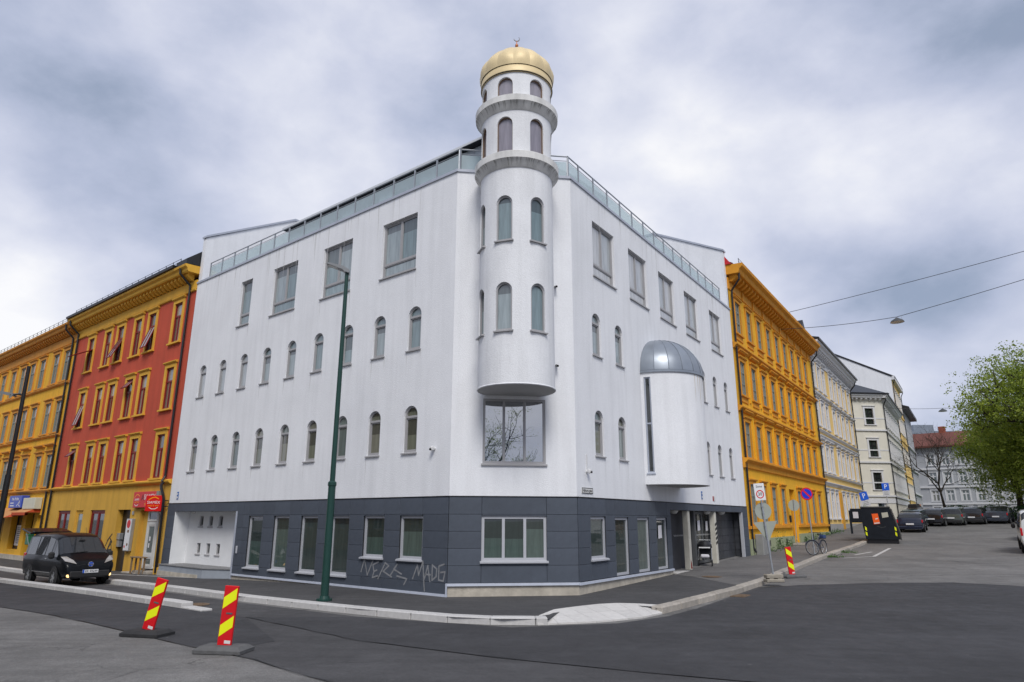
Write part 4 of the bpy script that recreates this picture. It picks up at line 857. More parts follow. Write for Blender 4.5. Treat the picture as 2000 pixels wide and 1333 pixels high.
# ---- yellow house at the left edge
YH = thing('yellow_house', FL @ T(-24, 0, ZBL), 'yellow house with orange mouldings and sage windows left of the red house', 'house')
y0, y1 = -36.5, -14.87
ucy = [-15.98, -17.85, -20.33, -22.25, -24.2, -26.2, -28.45, -30.3, -32.4, -34.3]
ops = [(u-.5, u+.5, z, z+h, False) for z, h in ((10.12, 1.92), (6.98, 1.92), (3.80, 1.86)) for u in ucy]
part('wall', wall(MB(), y0, y1, 3.55, 12.9, ops, .16), yl_wall, YH, FL)
for z, h in ((10.12, 1.92), (6.98, 1.92), (3.80, 1.86)):
    for u in ucy:
        w_ = FL @ T(u, 0, z); surround(YH, w_, 1.0, h, .17, .05, or_trim, hood=.22 if z < 5 else 0)
        rect_window(w_, YH, 1.0, h, .02, greenframe, 'pane_sage', cols=(.5,), rows=(1.28,), low_cols=(0,), t=.06, sill=False)
for z in (9.94, 6.80): part('ledge', MB().prismx([(0, z-.1), (-.10, z-.06), (-.14, z), (-.14, z+.05), (0, z+.1)], y0, y1), or_trim, YH, FL)
part('ledge', MB().prismx([(0, 3.45), (-.12, 3.50), (-.18, 3.58), (-.18, 3.64), (0, 3.70)], y0, y1), or_trim, YH, FL)
part('frieze', MB().box(y0, y1, -.05, .2, 12.42, 12.92), or_trim, YH, FL)
dentils(YH, FL, y0+.2, y1-.15, 12.92, .40, .20, .28, .32, or_trim, -.05)
part('cornice', MB().prismx([(.2, 13.20), (-.46, 13.20), (-.50, 13.26), (-.52, 13.36), (-.62, 13.44), (-.64, 13.54), (.2, 13.58)], y0, y1), or_trim, YH, FL)
body(YH, FL, y0, y1, 12.8, 9, blackroof, yl_wall, 13.56, 15.9)
snow_guard(YH, FL, y0+.2, y1-1.2, 13.72, -.35)
part('shop_wall', wall(MB(), y0, y1, -1, 3.48, [(-20.9, -18.9, .2, 2.2, False), (-18.2, -16.9, -.45, 2.3, False), (-24.5, -22.3, .2, 2.2, False), (-16.3, -15.5, .5, 2.2, False)], .4), yl_wall, YH, FL)
rect_window(FL @ T(-19.9, 0, .2), YH, 2.0, 2.0, .3, black, 'pane_dark', t=.08, sill=False); rect_window(FL @ T(-23.4, 0, .2), YH, 2.2, 2.0, .3, black, 'pane_dark', t=.08, sill=False)
part('door', MB().box(-18.2, -16.9, .32, .38, -.45, 2.3), black, YH, FL); rect_window(FL @ T(-15.9, 0, .5), YH, .8, 1.7, .2, MATS['white_door'], 'pane_shop', t=.08, sill=False)
part('plinth', MB().box(y0, y1-.05, -.09, 0, -1, -.10), concrete, YH, FL)
downpipe(YH, FL, -15.35, 13.5, -.3, .58)
s = thing('shop_poster', FL @ T(-20.05, .28, 1.0), 'white text poster in the dark shop window under the awning', 'poster')
part('sheet', MB().box(-.55, .55, -.01, 0, -.6, .6), sw_, s)
for k in range(9): part('print_line', MB().box(-.4+.05*(k % 3), .42-.06*(k % 2), -.013, -.01, .42-.11*k, .46-.11*k), black, s)
s = thing('light_box_sign', FL @ T(-19.3, -.30, 2.98), 'blue shop light box sign with white print above the awning', 'sign')
part('box', MB().bbox(-1.2, 1.1, -.12, .28, -.36, .36, .02), mat('sign_violet_blue', rgb((62, 84, 178)), .4, .06), s)
lettering('Nye Medina', .26, sw_, WM[s] @ T(-.05, -.123, .16), s); [part('print_line', MB().box(-.9, -.3+.1*k, -.124, -.12, -.10-.16*k, -.04-.16*k), sw_, s) for k in range(2)]
part('emblem', MB().strip([(.3, -.25), (.6, -.1), (.8, .05), (.7, -.2), (.95, -.28)], .05, -.122), sw_, s)
s = thing('blank_light_box', FL @ T(-16.9, -.30, 2.86) , 'blank cream light box beside the blue shop sign', 'sign')
part('box', MB().bbox(-1.05, 1.0, -.10, .28, -.32, .32, .02), mat('sign_cream', (.58, .57, .46), .5, .05), s)
s = thing('light_box_sign', FL @ T(-23.5, -.3, 2.75), 'pale green light box sign at the left picture edge', 'sign'); part('box', MB().bbox(-1.0, 1.0, -.1, .28, -.4, .4, .02), mat('sign_pale_green', (.50, .56, .38), .5, .06), s)
for k in range(3): part('print_line', MB().box(-.7, .7, -.106, -.1, .2-.2*k, .26-.2*k), mat('print_green', (.1, .25, .12), .6, .1), s)
aw_m = mat('awning_rust', rgb((176, 70, 34)), .85, .22, 5); aw_p = mat('awning_faded', rgb((190, 134, 84)), .85, .2, 5)
s = thing('awning', FL @ T(-20.2, 0, 2.35), 'faded rust-red awning with frilled edge over the shop window', 'awning')
part('canopy', MB().add([(-2.6, 0, .30), (1.9, 0, .30), (1.5, -1.05, -.30), (-2.6, -1.05, -.30)], [(0, 1, 2, 3)]), aw_p, s)
part('canopy_end', MB().add([(1.9, 0, .30), (2.2, -.5, -.2), (1.5, -1.05, -.30)], [(0, 1, 2)]).add([(1.9, 0, .30), (2.5, -.1, -.15), (2.2, -.5, -.2)], [(0, 1, 2)]), aw_m, s)
t = MB()
for k in range(22):
    x = -2.6+4.1*k/22; t.poly([(x, -1.05, -.30), (x+.186, -1.05, -.30), (x+.15, -1.06, -.46), (x+.04, -1.06, -.46)])
part('valance', t, aw_m, s)
s = thing('awning', FL @ T(-17.2, 0, 2.45), 'small rust-red awning over the doorway beside the larger one', 'awning')
part('canopy', MB().add([(-1.2, 0, .22), (1.1, 0, .22), (1.2, -.75, -.1), (-1.2, -.75, -.1)], [(0, 1, 2, 3)]), aw_p, s); part('canopy_end', MB().poly([(1.1, 0, .22), (1.2, -.75, -.1), (1.2, 0, -.1)]), aw_m, s)
part('valance', MB().poly([(-1.2, -.75, -.1), (1.2, -.75, -.1), (1.2, -.76, -.26), (-1.2, -.76, -.26)]), aw_m, s)
s = thing('mailbox', FL @ T(-16.55, -.02, .55), 'green wall mailbox on the yellow house behind the van', 'mailbox'); part('box', MB().bbox(-.28, .28, -.25, 0, 0, .52, .03), mat('green_paint', (.02, .14, .07), .4, .1), s); part('lid', MB().bbox(-.30, .30, -.28, 0, .50, .60, .02), 'green_paint', s)
# ---- amber house on the right
AH = thing('amber_house', FR @ T(27, 0, .6), 'amber yellow four-storey house right of the white building', 'house')
a0, a1 = LR+.02, 38.05
uca = [18.46+2.15*k for k in range(9)]
fl_a = ((11.72, 1.80), (8.36, 1.84), (5.12, 1.84))
ops = [(u-.46, u+.46, z, z+h, False) for z, h in fl_a for u in uca]
part('wall', wall(MB(), a0, a1, 4.70, 14.0, ops, .18), yr_wall, AH, FR)
for i, (z, h) in enumerate(fl_a):
    for u in uca:
        w_ = FR @ T(u, 0, z); surround(AH, w_, .92, h, .17, .06, yr_trim, hood=.16 if i > 0 else 0, apron=.22)
        rect_window(w_, AH, .92, h, .01, greenframe, 'pane_sage', cols=(.5,), rows=(.66, 1.28), t=.05, sill=False)
        if i: part('pilaster', MB().box(u+1.075-.10, u+1.075+.10, -.07, 0, z-.25, z+h+.35), yr_wall, AH, FR)
for z in (10.92, 7.60): part('ledge', MB().prismx([(0, z-.2), (-.08, z-.16), (-.14, z-.06), (-.24, z), (-.24, z+.07), (0, z+.14)], a0, a1+.1), yr_trim, AH, FR)
part('ledge', MB().prismx([(0, 4.55), (-.10, 4.58), (-.12, 4.80), (-.20, 4.86), (-.30, 4.94), (-.30, 5.02), (0, 5.08)], a0, a1+.15), yr_trim, AH, FR)
part('frieze', MB().box(a0, a1, -.05, .2, 13.98, 14.62), yr_trim, AH, FR)
dentils(AH, FR, a0+.3, a1-.1, 14.42, .58, .24, .34, .44, yr_trim, -.05)
for k in range(9): part('frieze_bracket', MB().box(uca[k]+1.0, uca[k]+1.15, -.13, -.05, 13.9, 14.42), yr_trim, AH, FR)
part('cornice', MB().prismx([(.2, 14.76), (-.62, 14.76), (-.66, 14.84), (-.70, 14.98), (-.86, 15.10), (-.88, 15.26), (.2, 15.30)], a0-.05, a1+.1), yr_trim, AH, FR)
body(AH, FR, a0, a1, 14.2, 9, redtile, white, 15.28, 18.6)
part('gable_flashing', MB().prismx([(-.3, 15.3), (.1, 15.9), (2.6, 17.2), (2.6, 15.3)], a0-.12, a0+.2), mat('red_paint_sheet', rgb((190, 30, 40)), .5, .08), AH, FR)
snow_guard(AH, FR, a0+.3, a1-.3, 15.36, -.6)
go = [(u-.46, u+.46, 1.82, 3.80, False) for i, u in enumerate(uca) if i != 4]+[(26.55, 28.0, .4, 3.85, False)]
part('base_wall', wall(MB(), a0, a1, .2, 4.58, go, .22), yr_wall, AH, FR)
for i, u in enumerate(uca):
    if i == 4: continue
    w_ = FR @ T(u, 0, 1.82); surround(AH, w_, .92, 1.98, .16, .05, yr_trim); rect_window(w_, AH, .92, 1.98, .01, greenframe, 'pane_sage', cols=(.5,), rows=(.7, 1.40), t=.05, sill=False)
part('ledge', MB().box(a0+.1, 26.4, -.13, 0, 1.60, 1.74), yr_trim, AH, FR); part('ledge', MB().box(28.2, a1, -.13, 0, 1.60, 1.74), yr_trim, AH, FR)
part('door', MB().box(26.55, 28.0, .215, .25, .4, 3.85), mat('door_amber', rgb((196, 132, 20)), .6, .1), AH, FR)
part('plinth', MB().box(a0, 26.5, -.10, 0, -.2, 1.12), greenplinth, AH, FR); part('plinth', MB().box(28.05, a1, -.10, 0, -.2, 1.22), greenplinth, AH, FR)
for u in (20.6, 22.7, 24.4, 29.5, 31.6, 33.8): part('cellar_vent', MB().box(u-.16, u+.16, -.106, -.1, .72, 1.0), black, AH, FR)
part('utility_cabinet', MB().bbox(17.75, 19.05, -.5, -.11, 0, 1.35, .03), mat('cabinet_grey', (.26, .26, .25), .7, .1), AH, FR)
part('nameplate', MB().bbox(25.95, 26.35, -.04, 0, 1.9, 2.3, .01), black, AH, FR)
downpipe(AH, FR, a0+.18, 14.8, .5, .6); downpipe(AH, FR, a1-.2, 14.8, 1.0, .6)
# ---- pale house
PH_ = thing('pale_house', FR @ T(48, 0, 1.1), 'pale yellow house with white stucco mouldings and dormers beyond the amber house', 'house')
p0, p1 = 38.1, 57.8
ucp = [38.95, 41.0, 42.95, 46.2, 48.4, 50.75, 53.15, 55.9]
fl_p = ((12.15, 1.95), (9.15, 1.95), (5.65, 1.9), (2.15, 1.95))
ops = [(u-.5, u+.5, z, z+h, False) for z, h in fl_p for u in ucp]
part('wall', wall(MB(), p0, p1, .3, 14.5, ops, .16), pale_y, PH_, FR)
for i, (z, h) in enumerate(fl_p):
    for u in ucp:
        w_ = FR @ T(u, 0, z); surround(PH_, w_, 1.0, h, .20, .06, white_trim, hood=.12 if i < 3 else 0); rect_window(w_, PH_, 1.0, h, .01, white_trim, 'pane_sage', cols=(.5,), rows=(1.25,), low_cols=(0,), t=.07, sill=False)
for z, hh in ((11.72, .12), (8.75, .10), (8.30, .16), (5.40, .10), (4.78, .20)): part('ledge', MB().prismx([(0, z-hh), (-.10, z-hh*.7), (-.22, z), (-.22, z+.05), (0, z+.1)], p0, p1+.1), white_trim, PH_, FR)
part('frieze', MB().box(p0, p1, -.06, .2, 14.45, 15.2), white_trim, PH_, FR); dentils(PH_, FR, p0+.3, p1-.1, 15.0, .6, .24, .34, .40, white_trim, -.06)
part('cornice', MB().prismx([(.2, 15.34), (-.52, 15.34), (-.58, 15.5), (-.72, 15.62), (-.74, 15.76), (.2, 15.8)], p0, p1+.15), white_trim, PH_, FR)
part('gutter', MB().prismx([(-.70, 15.77), (-.86, 15.80), (-.86, 15.94), (.2, 16.2), (.2, 15.8)], p0, p1+.2), black, PH_, FR)
body(PH_, FR, p0, p1, 14.6, 10, blackroof, pale_y, 15.82, 18.8)
for u in (39.6, 46.0, 49.6):
    dm = part('dormer', MB().prism([(u-.65, 15.8), (u-.65, 17.2), (u, 17.9), (u+.65, 17.2), (u+.65, 15.8)], .45, 3.2), blackroof, PH_, FR); ob('pane', MB().box(-.4, .4, -.02, 0, 0, .95).mesh('pane', 'pane_white'), FR @ T(u, .44, 16.25), dm)
part('plinth', MB().box(p0, p1, -.08, 0, 0, 1.75), mat('grey_plinth', (.33, .32, .30), .9, .15, 2), PH_, FR); downpipe(PH_, FR, p1-.3, 15.6, 1.6, .6)
part('doorway', MB().box(44.1, 45.2, -.09, .0, .9, 4.2), mat('door_ochre', rgb((205, 150, 50)), .7, .1), PH_, FR)
# ---- cream corner house across the side street and the row behind it
CX_, CY_ = 40.3, 72.4; gz = 1.6
FCF = T(36.8-2.5, 71.7, 0, atan2(72.4-71.7, 40.3-34.3)); FCS = T(CX_, CY_, 0, radians(56.1)); lf = hypot(6.0, .7)
CH = thing('cream_corner_house', T(CX_, CY_, gz), 'cream stucco corner house with dark windows beyond the side street', 'house')
fl_c = ((12.0, 1.75), (8.55, 1.75), (5.15, 1.75))
part('wall', wall(MB(), 0, lf, .5, 15.0, [(3.9, 4.85, z, z+h, False) for z, h in fl_c]+[(4.0, 5.0, 1.7, 4.0, False)], .2), cream_w, CH, FCF)
for z, h in fl_c: w_ = FCF @ T(4.375, 0, z); surround(CH, w_, .95, h, .2, .05, white_trim); rect_window(w_, CH, .95, h, .12, black, 'pane_dark', cols=(.5,), rows=(1.2,), t=.06, sill=False)
rect_window(FCF @ T(4.5, 0, 1.7), CH, 1.0, 2.3, .12, white_trim, 'pane_shop', t=.12, sill=False)
ucc = [1.2+1.75*k for k in range(10)]; sl_ = 17.6
part('wall', wall(MB(), 0, sl_, .5, 15.0, [(u-.42, u+.42, z, z+1.75, False) for u in ucc for z in (12.0, 8.55, 5.15)]+[(u-.42, u+.42, 2.4, 3.9, False) for u in ucc], .18), cream_w, CH, FCS)
for u in ucc:
    for z, h in fl_c: w_ = FCS @ T(u, 0, z); surround(CH, w_, .84, h, .16, .06, white_trim); rect_window(w_, CH, .84, h, .02, white_trim, 'pane_sage', cols=(.5,), t=.07, sill=False)
    rect_window(FCS @ T(u, 0, 2.4), CH, .84, 1.5, .12, white_trim, 'pane_dark', cols=(.5,), t=.07, sill=False)
for fr, l in ((FCF, lf), (FCS, sl_)):
    for z in (11.3, 7.9, 4.4): part('ledge', MB().box(-.08, l+.08, -.14, 0, z, z+.16), white_trim, CH, fr)
    for z in (12.6, 9.2, 5.8): part('band', MB().box(0, l, -.03, 0, z, z+.12), white_trim, CH, fr)
    for k in range(6): part('rustic_course', MB().box(0, l, -.05, 0, 1.0+.55*k, 1.48+.55*k), white_trim if k % 2 else cream_w, CH, fr @ T(0, 0, 0)) if k in (0, 5) else None
    dentils(CH, fr, .2, l-.1, 14.55, .55, .22, .3, .36, white_trim, 0); part('cornice', MB().prismx([(.2, 14.85), (-.44, 14.85), (-.5, 15.0), (-.62, 15.1), (-.62, 15.22), (.2, 15.26)], -.5, l+.4), white_trim, CH, fr)
    part('gutter', MB().prismx([(-.6, 15.2), (-.74, 15.24), (-.74, 15.36), (.2, 15.4), (.2, 15.2)], -.6, l+.5), black, CH, fr)
t = MB(); e_ = [world_pt(FCF, -.5, -.6, 15.35), world_pt(FCF, lf+.45, -.6, 15.35), world_pt(FCS, sl_, -.6, 15.35), world_pt(FCS, sl_, 9, 15.35), world_pt(FCF, -.5, 12, 15.35)]; top = [world_pt(FCS, 5, 4.4, 18.2), world_pt(FCS, sl_, 4.4, 18.2)]
t.add(e_+top, [(0, 1, 5), (1, 2, 6, 5), (2, 3, 6), (3, 4, 5, 6), (4, 0, 5)]); part('roof', t, mat('slate_roof', (.035, .04, .05), .6, .2, 5, .3, 20), CH, I4)
part('chimney', MB().bbox(3.2, 4.0, 5.5, 6.3, 17, 19.2, .05), cream_w, CH, FCS)
downpipe(CH, FCS, .15, 15.0, 1.6, .4)
# party gable of the taller house behind
YF = thing('far_yellow_house', FCS @ T(sl_+6, 0, 2.2), 'narrow far yellow house with white gable wall behind the cream corner house', 'house')
uy = [sl_+1.2+1.9*k for k in range(6)]
ops = [(u-.45, u+.45, z, z+1.8, False) for u in uy for z in (16.9, 13.3, 9.2, 4.6)]
part('wall', wall(MB(), sl_+.02, sl_+12, .5, 20.2, ops, .18), pale_y, YF, FCS)
for u in uy:
    for z in (16.9, 13.3, 9.2, 4.6): w_ = FCS @ T(u, 0, z); surround(YF, w_, .9, 1.8, .18, .05, white_trim); rect_window(w_, YF, .9, 1.8, .02, white_trim, 'pane_sage', cols=(.5,), t=.07, sill=False)
for z in (15.9, 12.2, 7.6): part('ledge', MB().box(sl_+.05, sl_+12, -.12, 0, z, z+.2), pale_y, YF, FCS)
part('cornice', MB().box(sl_+.05, sl_+12, -.4, .2, 20.0, 20.5), white_trim, YF, FCS)
part('gable_wall', MB().prismx([(.0, 12), (.0, 20.4), (6.5, 24.2), (9, 24.2), (13, 21), (13, 12)], sl_+.02, sl_+.4), white, YF, FCS)
part('roof', MB().prismx([(-.45, 20.5), (6.5, 24.5), (9, 24.5), (13, 21.2), (13, 20)], sl_+.42, sl_+12), blackroof, YF, FCS)
part('coping', MB().prismx([(-.1, 20.4), (-.1, 20.62), (6.5, 24.45), (9, 24.45), (9, 24.2), (6.5, 24.2)], sl_-.06, sl_+.44), blackroof, YF, FCS)
for u in (sl_+.2, sl_+11.8): downpipe(YF, FCS, u, 20.3, 2.2, .4)
GF = thing('far_grey_house', FCS @ T(sl_+19, 0, 2.4), 'far grey house with dark eaves at the end of the row', 'house')
ug = [sl_+13.2+2*k for k in range(7)]
part('wall', wall(MB(), sl_+12.02, sl_+27, .5, 17.6, [(u-.5, u+.5, z, z+1.9, False) for u in ug for z in (13.2, 9.9, 6.6, 3.2)], .18), grey_w, GF, FCS)
for u in ug:
    for z in (13.2, 9.9, 6.6, 3.2): rect_window(FCS @ T(u, 0, z), GF, 1.0, 1.9, .1, white_trim, 'pane_dark', cols=(.5,), t=.09, sill=False)
for z in (12.3, 9.0, 5.6): part('ledge', MB().box(sl_+12.02, sl_+27, -.2, 0, z, z+.25), white_trim, GF, FCS)
part('roof', MB().prismx([(-.9, 17.6), (-.9, 18), (5, 20.2), (9, 17.6)], sl_+12.02, sl_+27.4), blackroof, GF, FCS)
# ---- grey house with red tiled roof closing the street
FG = T(70.2, 117, 0, atan2(-21, 22)); lg = hypot(22, 21)
GH = thing('grey_red_roofed_house', FG @ T(12, 0, 2.6), 'long grey house with white windows and red tiled roof beyond the park trees', 'house')
ugh = [1.7+2.15*k for k in range(13)]; fl_g = ((11.0, 1.9), (7.95, 1.9), (5.1, 1.8), (2.7, 1.5))
part('wall', wall(MB(), -6, lg, .5, 14.0, [(u-.55, u+.55, z, z+h, False) for u in ugh for z, h in fl_g], .2), grey_w, GH, FG)
for u in ugh:
    for z, h in fl_g: w_ = FG @ T(u, 0, z); surround(GH, w_, 1.1, h, .22, .06, white_trim); rect_window(w_, GH, 1.1, h, .1, white_trim, 'pane_sage', cols=(.5,), rows=(h*.66,), t=.10, sill=False)
for z in (10.3, 7.3, 4.55): part('ledge', MB().box(-6, lg, -.2, 0, z, z+.3), white_trim, GH, FG)
for k in range(5): part('rustic_course', MB().box(-6, lg, -.06, 0, 2.2+.62*k, 2.74+.62*k), grey_w, GH, FG) if k not in (1, 2, 3) else None
part('roof', MB().prismx([(-.8, 14.0), (-.8, 14.3), (5.5, 17.1), (12, 14.0)], -6.5, lg+1), redtile, GH, FG)
for u in (2.5, 16): part('chimney', MB().bbox(u, u+1.0, 5.2, 6.0, 16.2, 18.1, .05), mat('brick_chimney', (.25, .07, .04), .8, .2), GH, FG)
part('roof_light', MB().add([(7, 2.2, 15.68), (8.1, 2.2, 15.68), (8.1, 3.3, 16.17), (7, 3.3, 16.17)], [(0, 1, 2, 3)]), 'pane_white', GH, FG)
TH = thing('pink_stone_house', T(76, 84, 2.5, atan2(-10, 16)), 'pinkish stone house front glimpsed under the big tree', 'house')
part('wall', wall(MB(), 0, 22, -1, 13, [(1.5+2.6*k, 2.8+2.6*k, z, z+2.3, False) for k in range(8) for z in (.6, 4.6, 8.6)], .25), mat('pink_stone', (.34, .26, .20), .85, .12, 1), TH)
for k in range(8):
    for z in (.6, 4.6, 8.6): rect_window(WM[TH] @ T(2.15+2.6*k, 0, z), TH, 1.3, 2.3, .15, mat('brown_frame2', (.08, .05, .04), .6, .1), 'pane_dark', cols=(.5,), t=.1, sill=False)
part('roof', MB().prismx([(-.6, 13), (-.6, 13.3), (5, 16), (10, 13)], -.5, 22.5), blackroof, TH)
FB = thing('far_modern_block', T(98, 165, 3), 'pale flat-roofed block far behind the red tiled roof', 'building')
part('body', MB().box(-6, 20, 0, 12, 0, 19.5), mat('pale_block', (.48, .52, .56), .7, .05), FB); part('roof_edge', MB().box(-6.4, 20.4, -.4, 12, 19.5, 20.2), zinc, FB); part('plant_room', MB().box(2, 7, 2, 8, 20.2, 22), zinc, FB)
# ---- the terrace across the left street, seen only as reflections in panes and paint
FO = FL @ T(0, -23, 0) @ Matrix.Rotation(pi, 4, 'Z')
OT = thing('ochre_terrace', FO @ T(0, 0, -.2), 'ochre terrace across the left street, mirrored in windows and van', 'house')
uo = [-11.5+2.3*k for k in range(17)]; ops = [(u-.5, u+.5, z, z+1.9, False) for u in uo for z in (1.2, 4.4, 7.6, 10.6)]
part('wall', wall(MB(), -13, 28, -.5, 13.4, ops, .2), mat('beige_wall', (.36, .31, .21), .85, .1), OT, FO)
for u in uo:
    for z in (1.2, 4.4, 7.6, 10.6): rect_window(FO @ T(u, 0, z), OT, 1.0, 1.9, .08, white_trim, 'pane_dark', cols=(.5,), t=.08, sill=False)
part('cornice', MB().box(-13, 28, -.5, .3, 13.1, 13.6), yel_trim, OT, FO); part('roof', MB().prismx([(-.5, 13.6), (5, 16), (10, 13.6)], -13, 28), blackroof, OT, FO)
# ------------------------------------------------------------------ street furniture
def gz_(x, y, off): return g(x, y)+off
green_pole = mat('dark_green_pole', (.012, .05, .04), .35, .08)
x, y = -4.82, 18.42
s = thing('street_lamp', T(x, y, gz_(x, y, FOOT)), 'tall dark green street lamp on the footway before the white building', 'street lamp')
part('base_plate', MB().cyl((0, 0, 0), (0, 0, .05), .20, .20, 16).cyl((0, 0, .05), (0, 0, .12), .14, .12, 16), green_pole, s)
part('lower_pole', MB().cyl((0, 0, .1), (0, 0, 2.9), .105, .098, 16), green_pole, s, None, True); part('collar', MB().lathe([(.10, 2.88), (.115, 2.90), (.115, 2.98), (.075, 3.02)], 16), green_pole, s, None, True)
part('upper_pole', MB().cyl((0, 0, 3.0), (0, 0, 9.0), .072, .055, 14), green_pole, s, None, True)
hd = part('lamp_head', MB().prism([(-.58, .17), (-.57, .21), (-.10, .12), (.07, .02), (.07, -.08), (-.05, -.05), (-.12, .02)], -.13, .13), mat('lamp_grey', (.20, .21, .22), .4, .08), s, WM[s] @ T(0, 0, 9.02, radians(8)))
ob('diffuser', MB().add([(-.55, -.10, .165), (-.15, -.10, .045), (-.15, .10, .045), (-.55, .10, .165)], [(0, 1, 2, 3)]).mesh('diffuser', mat('diffuser_pale', (.6, .6, .58), .4, .03)), WM[hd] @ T(0, 0, -.012), hd)
x, y = -20.62, 28.0
s = thing('street_lamp', T(x, y, gz_(x, y, ROAD)), 'black street lamp with short side arm at the left picture edge', 'street lamp')
part('pole', MB().cyl((0, 0, 0), (0, 0, 4.2), .12, .11, 14).cyl((0, 0, 4.2), (0, 0, 8.75), .085, .07, 14), black, s, None, True)
part('arm', MB().tube([(0, 0, 7.5), (-.2, 0, 7.55), (-.5, -.1, 7.5)], .04, 8), black, s); part('lamp_head', MB().prism([(-.95, 7.56), (-.92, 7.66), (-.45, 7.58), (-.35, 7.48), (-.40, 7.44)], -.12, .12), MATS['lamp_grey'], s)
# striped delineators
dred = mat('delineator_red', rgb((205, 14, 24)), .45, .06); dyel = mat('delineator_yellow', rgb((232, 240, 14)), .45, .05); rubber = mat('black_rubber', (.025, .025, .026), .8, .3, 5, .3, 30); grub = mat('grey_rubber', (.10, .10, .10), .85, .25, 6, .4, 30)
def delineator(x, y, rz, tilt, fwd, label, basem, off, mirror=1):
    s = thing('striped_delineator', T(x, y, gz_(x, y, off), rz), label, 'delineator', 'striped roadworks delineators')
    bp = MB(); bp.add([(-.42, -.24, 0), (.42, -.24, 0), (.42, .24, 0), (-.42, .24, 0), (-.42, -.24, .05), (.42, -.24, .05), (.42, .24, .05), (-.42, .24, .05), (-.34, -.17, .105), (.34, -.17, .105), (.34, .17, .105), (-.34, .17, .105)],
           [(3, 2, 1, 0), (0, 1, 5, 4), (1, 2, 6, 5), (2, 3, 7, 6), (3, 0, 4, 7), (4, 5, 9, 8), (5, 6, 10, 9), (6, 7, 11, 10), (7, 4, 8, 11), (8, 9, 10, 11)]); part('base', bp, basem, s)
    W_ = WM[s] @ T(0, 0, .09) @ Matrix.Rotation(tilt, 4, 'Y') @ Matrix.Rotation(fwd, 4, 'X')
    pn = part('panel', MB().bbox(-.125, .125, -.022, .022, 0, .95, .008), dred, s, W_)
    for z in (.14, .58):
        P = [(-.112, z), (.112, z+.16), (.112, z+.34), (-.112, z+.18)]
        if mirror < 0: P = [(-a, b) for a, b in P]
        ob('stripe', MB().prism(P, -.0245, -.0225).mesh('stripe', dyel), W_, pn)
    ob('maker_label', MB().box(.0, .11, -.0245, -.0225, .04, .09).mesh('maker_label', 'enamel_white'), W_, pn); ob('clip', MB().box(-.03, .08, -.03, -.0225, .50, .525).mesh('clip', grub), W_, pn)
delineator(-6.92, 13.77, radians(-14), radians(12), 0, 'striped red and yellow delineator leaning right, left of the foreground pair', rubber, ROAD+.01)
delineator(-4.80, 12.16, radians(-8), radians(2.5), 0, 'upright red and yellow delineator nearest the camera, right of the foreground pair', grub, ROAD+.01)
delineator(10.01, 25.25, radians(18), radians(-6), 0, 'red and yellow delineator at the far kerb of the right street', grub, ROAD+.004, -1)
# leaning traffic sign pole
signback = mat('sign_back', (.34, .36, .31), .5, .08); conc2 = mat('sign_foot_concrete', (.30, .27, .22), .9, .2, 8, .5, 30)
x, y = 8.40, 22.72
s = thing('traffic_sign', T(x, y, gz_(x, y, FOOT)), 'leaning sign pole with 30 zone plate and two sign backs in a concrete foot', 'traffic sign')
part('foot', MB().bbox(-.30, .30, -.14, .14, 0, .10, .02).bbox(-.28, .28, -.13, .13, .12, .24, .02).box(-.2, -.06, -.12, .12, .09, .13).box(.08, .22, -.12, .12, .09, .13), conc2, s, WM[s] @ T(0, 0, 0, radians(8)))
W_ = WM[s] @ T(0, 0, .15) @ Matrix.Rotation(radians(-4.2), 4, 'Y')
part('pole', MB().cyl((0, 0, 0), (0, 0, 2.95), .03, n=10), steel, s, W_, True)
pl = part('zone_plate', MB().bbox(-.18, .18, -.055, -.040, 2.38, 2.93, .012), sw_, s, W_ @ T(-.03, 0, .02, radians(6)))
ob('ring', MB().lathe([(.135, 0), (.135, .004), (.105, .004), (.105, 0)], 28).mesh('ring', dred), WM[pl] @ T(0, -.0565, 2.58) @ Matrix.Rotation(pi/2, 4, 'X'), pl)
lettering('30', .15, black, WM[pl] @ T(0, -.057, 2.58), pl); lettering('Sone', .11, black, WM[pl] @ T(0, -.057, 2.83), pl)
part('round_sign_back', MB().cyl((0, .035, 0), (0, .048, 0), .27, n=32), signback, s, W_ @ T(.02, 0, 2.06)); part('triangle_sign_back', MB().prism([(-.39, 1.72), (.39, 1.72), (0, 1.06)], .036, .048), signback, s, W_ @ T(.03, 0, 0))
for z in (2.0, 1.6, 1.3, 2.2): part('clamp', MB().cyl((0, 0, z-.02), (0, 0, z+.02), .04, n=10), steel, s, W_)
x, y = 14.33, 33.45
s = thing('no_parking_sign', T(x, y, gz_(x, y, FOOT)), 'round blue no parking sign with red rim above the bicycle', 'traffic sign')
part('pole', MB().cyl((.10, .0, 0), (.0, 0, 2.9), .03, n=10), steel, s, None, True)
dsc = part('disc', MB().cyl((0, -.045, 2.86), (0, -.03, 2.86), .30, n=36), dred, s); ob('blue_field', MB().cyl((0, -.048, 2.86), (0, -.0455, 2.86), .235, n=36).mesh('blue_field', mat('traffic_blue', rgb((18, 46, 190)), .4, .04)), WM[s], dsc)
ob('slash', MB().prism([(-.19, 2.86+.13), (-.13, 2.86+.19), (.19, 2.86-.13), (.13, 2.86-.19)], -.051, -.0485).mesh('slash', dred), WM[s], dsc)
x, y = 16.55, 40.6
s = thing('traffic_sign', T(x, y, gz_(x, y, FOOT)), 'small round grey sign back on a thin pole against the amber house', 'traffic sign')
part('foot', MB().bbox(-.42, .42, -.15, .15, 0, .14, .02), conc2, s); part('pole', MB().cyl((0, 0, .1), (.05, 0, 2.6), .026, n=8), steel, s); part('round_sign_back', MB().cyl((.05, .03, 2.25), (.05, .045, 2.25), .32, n=28), signback, s)
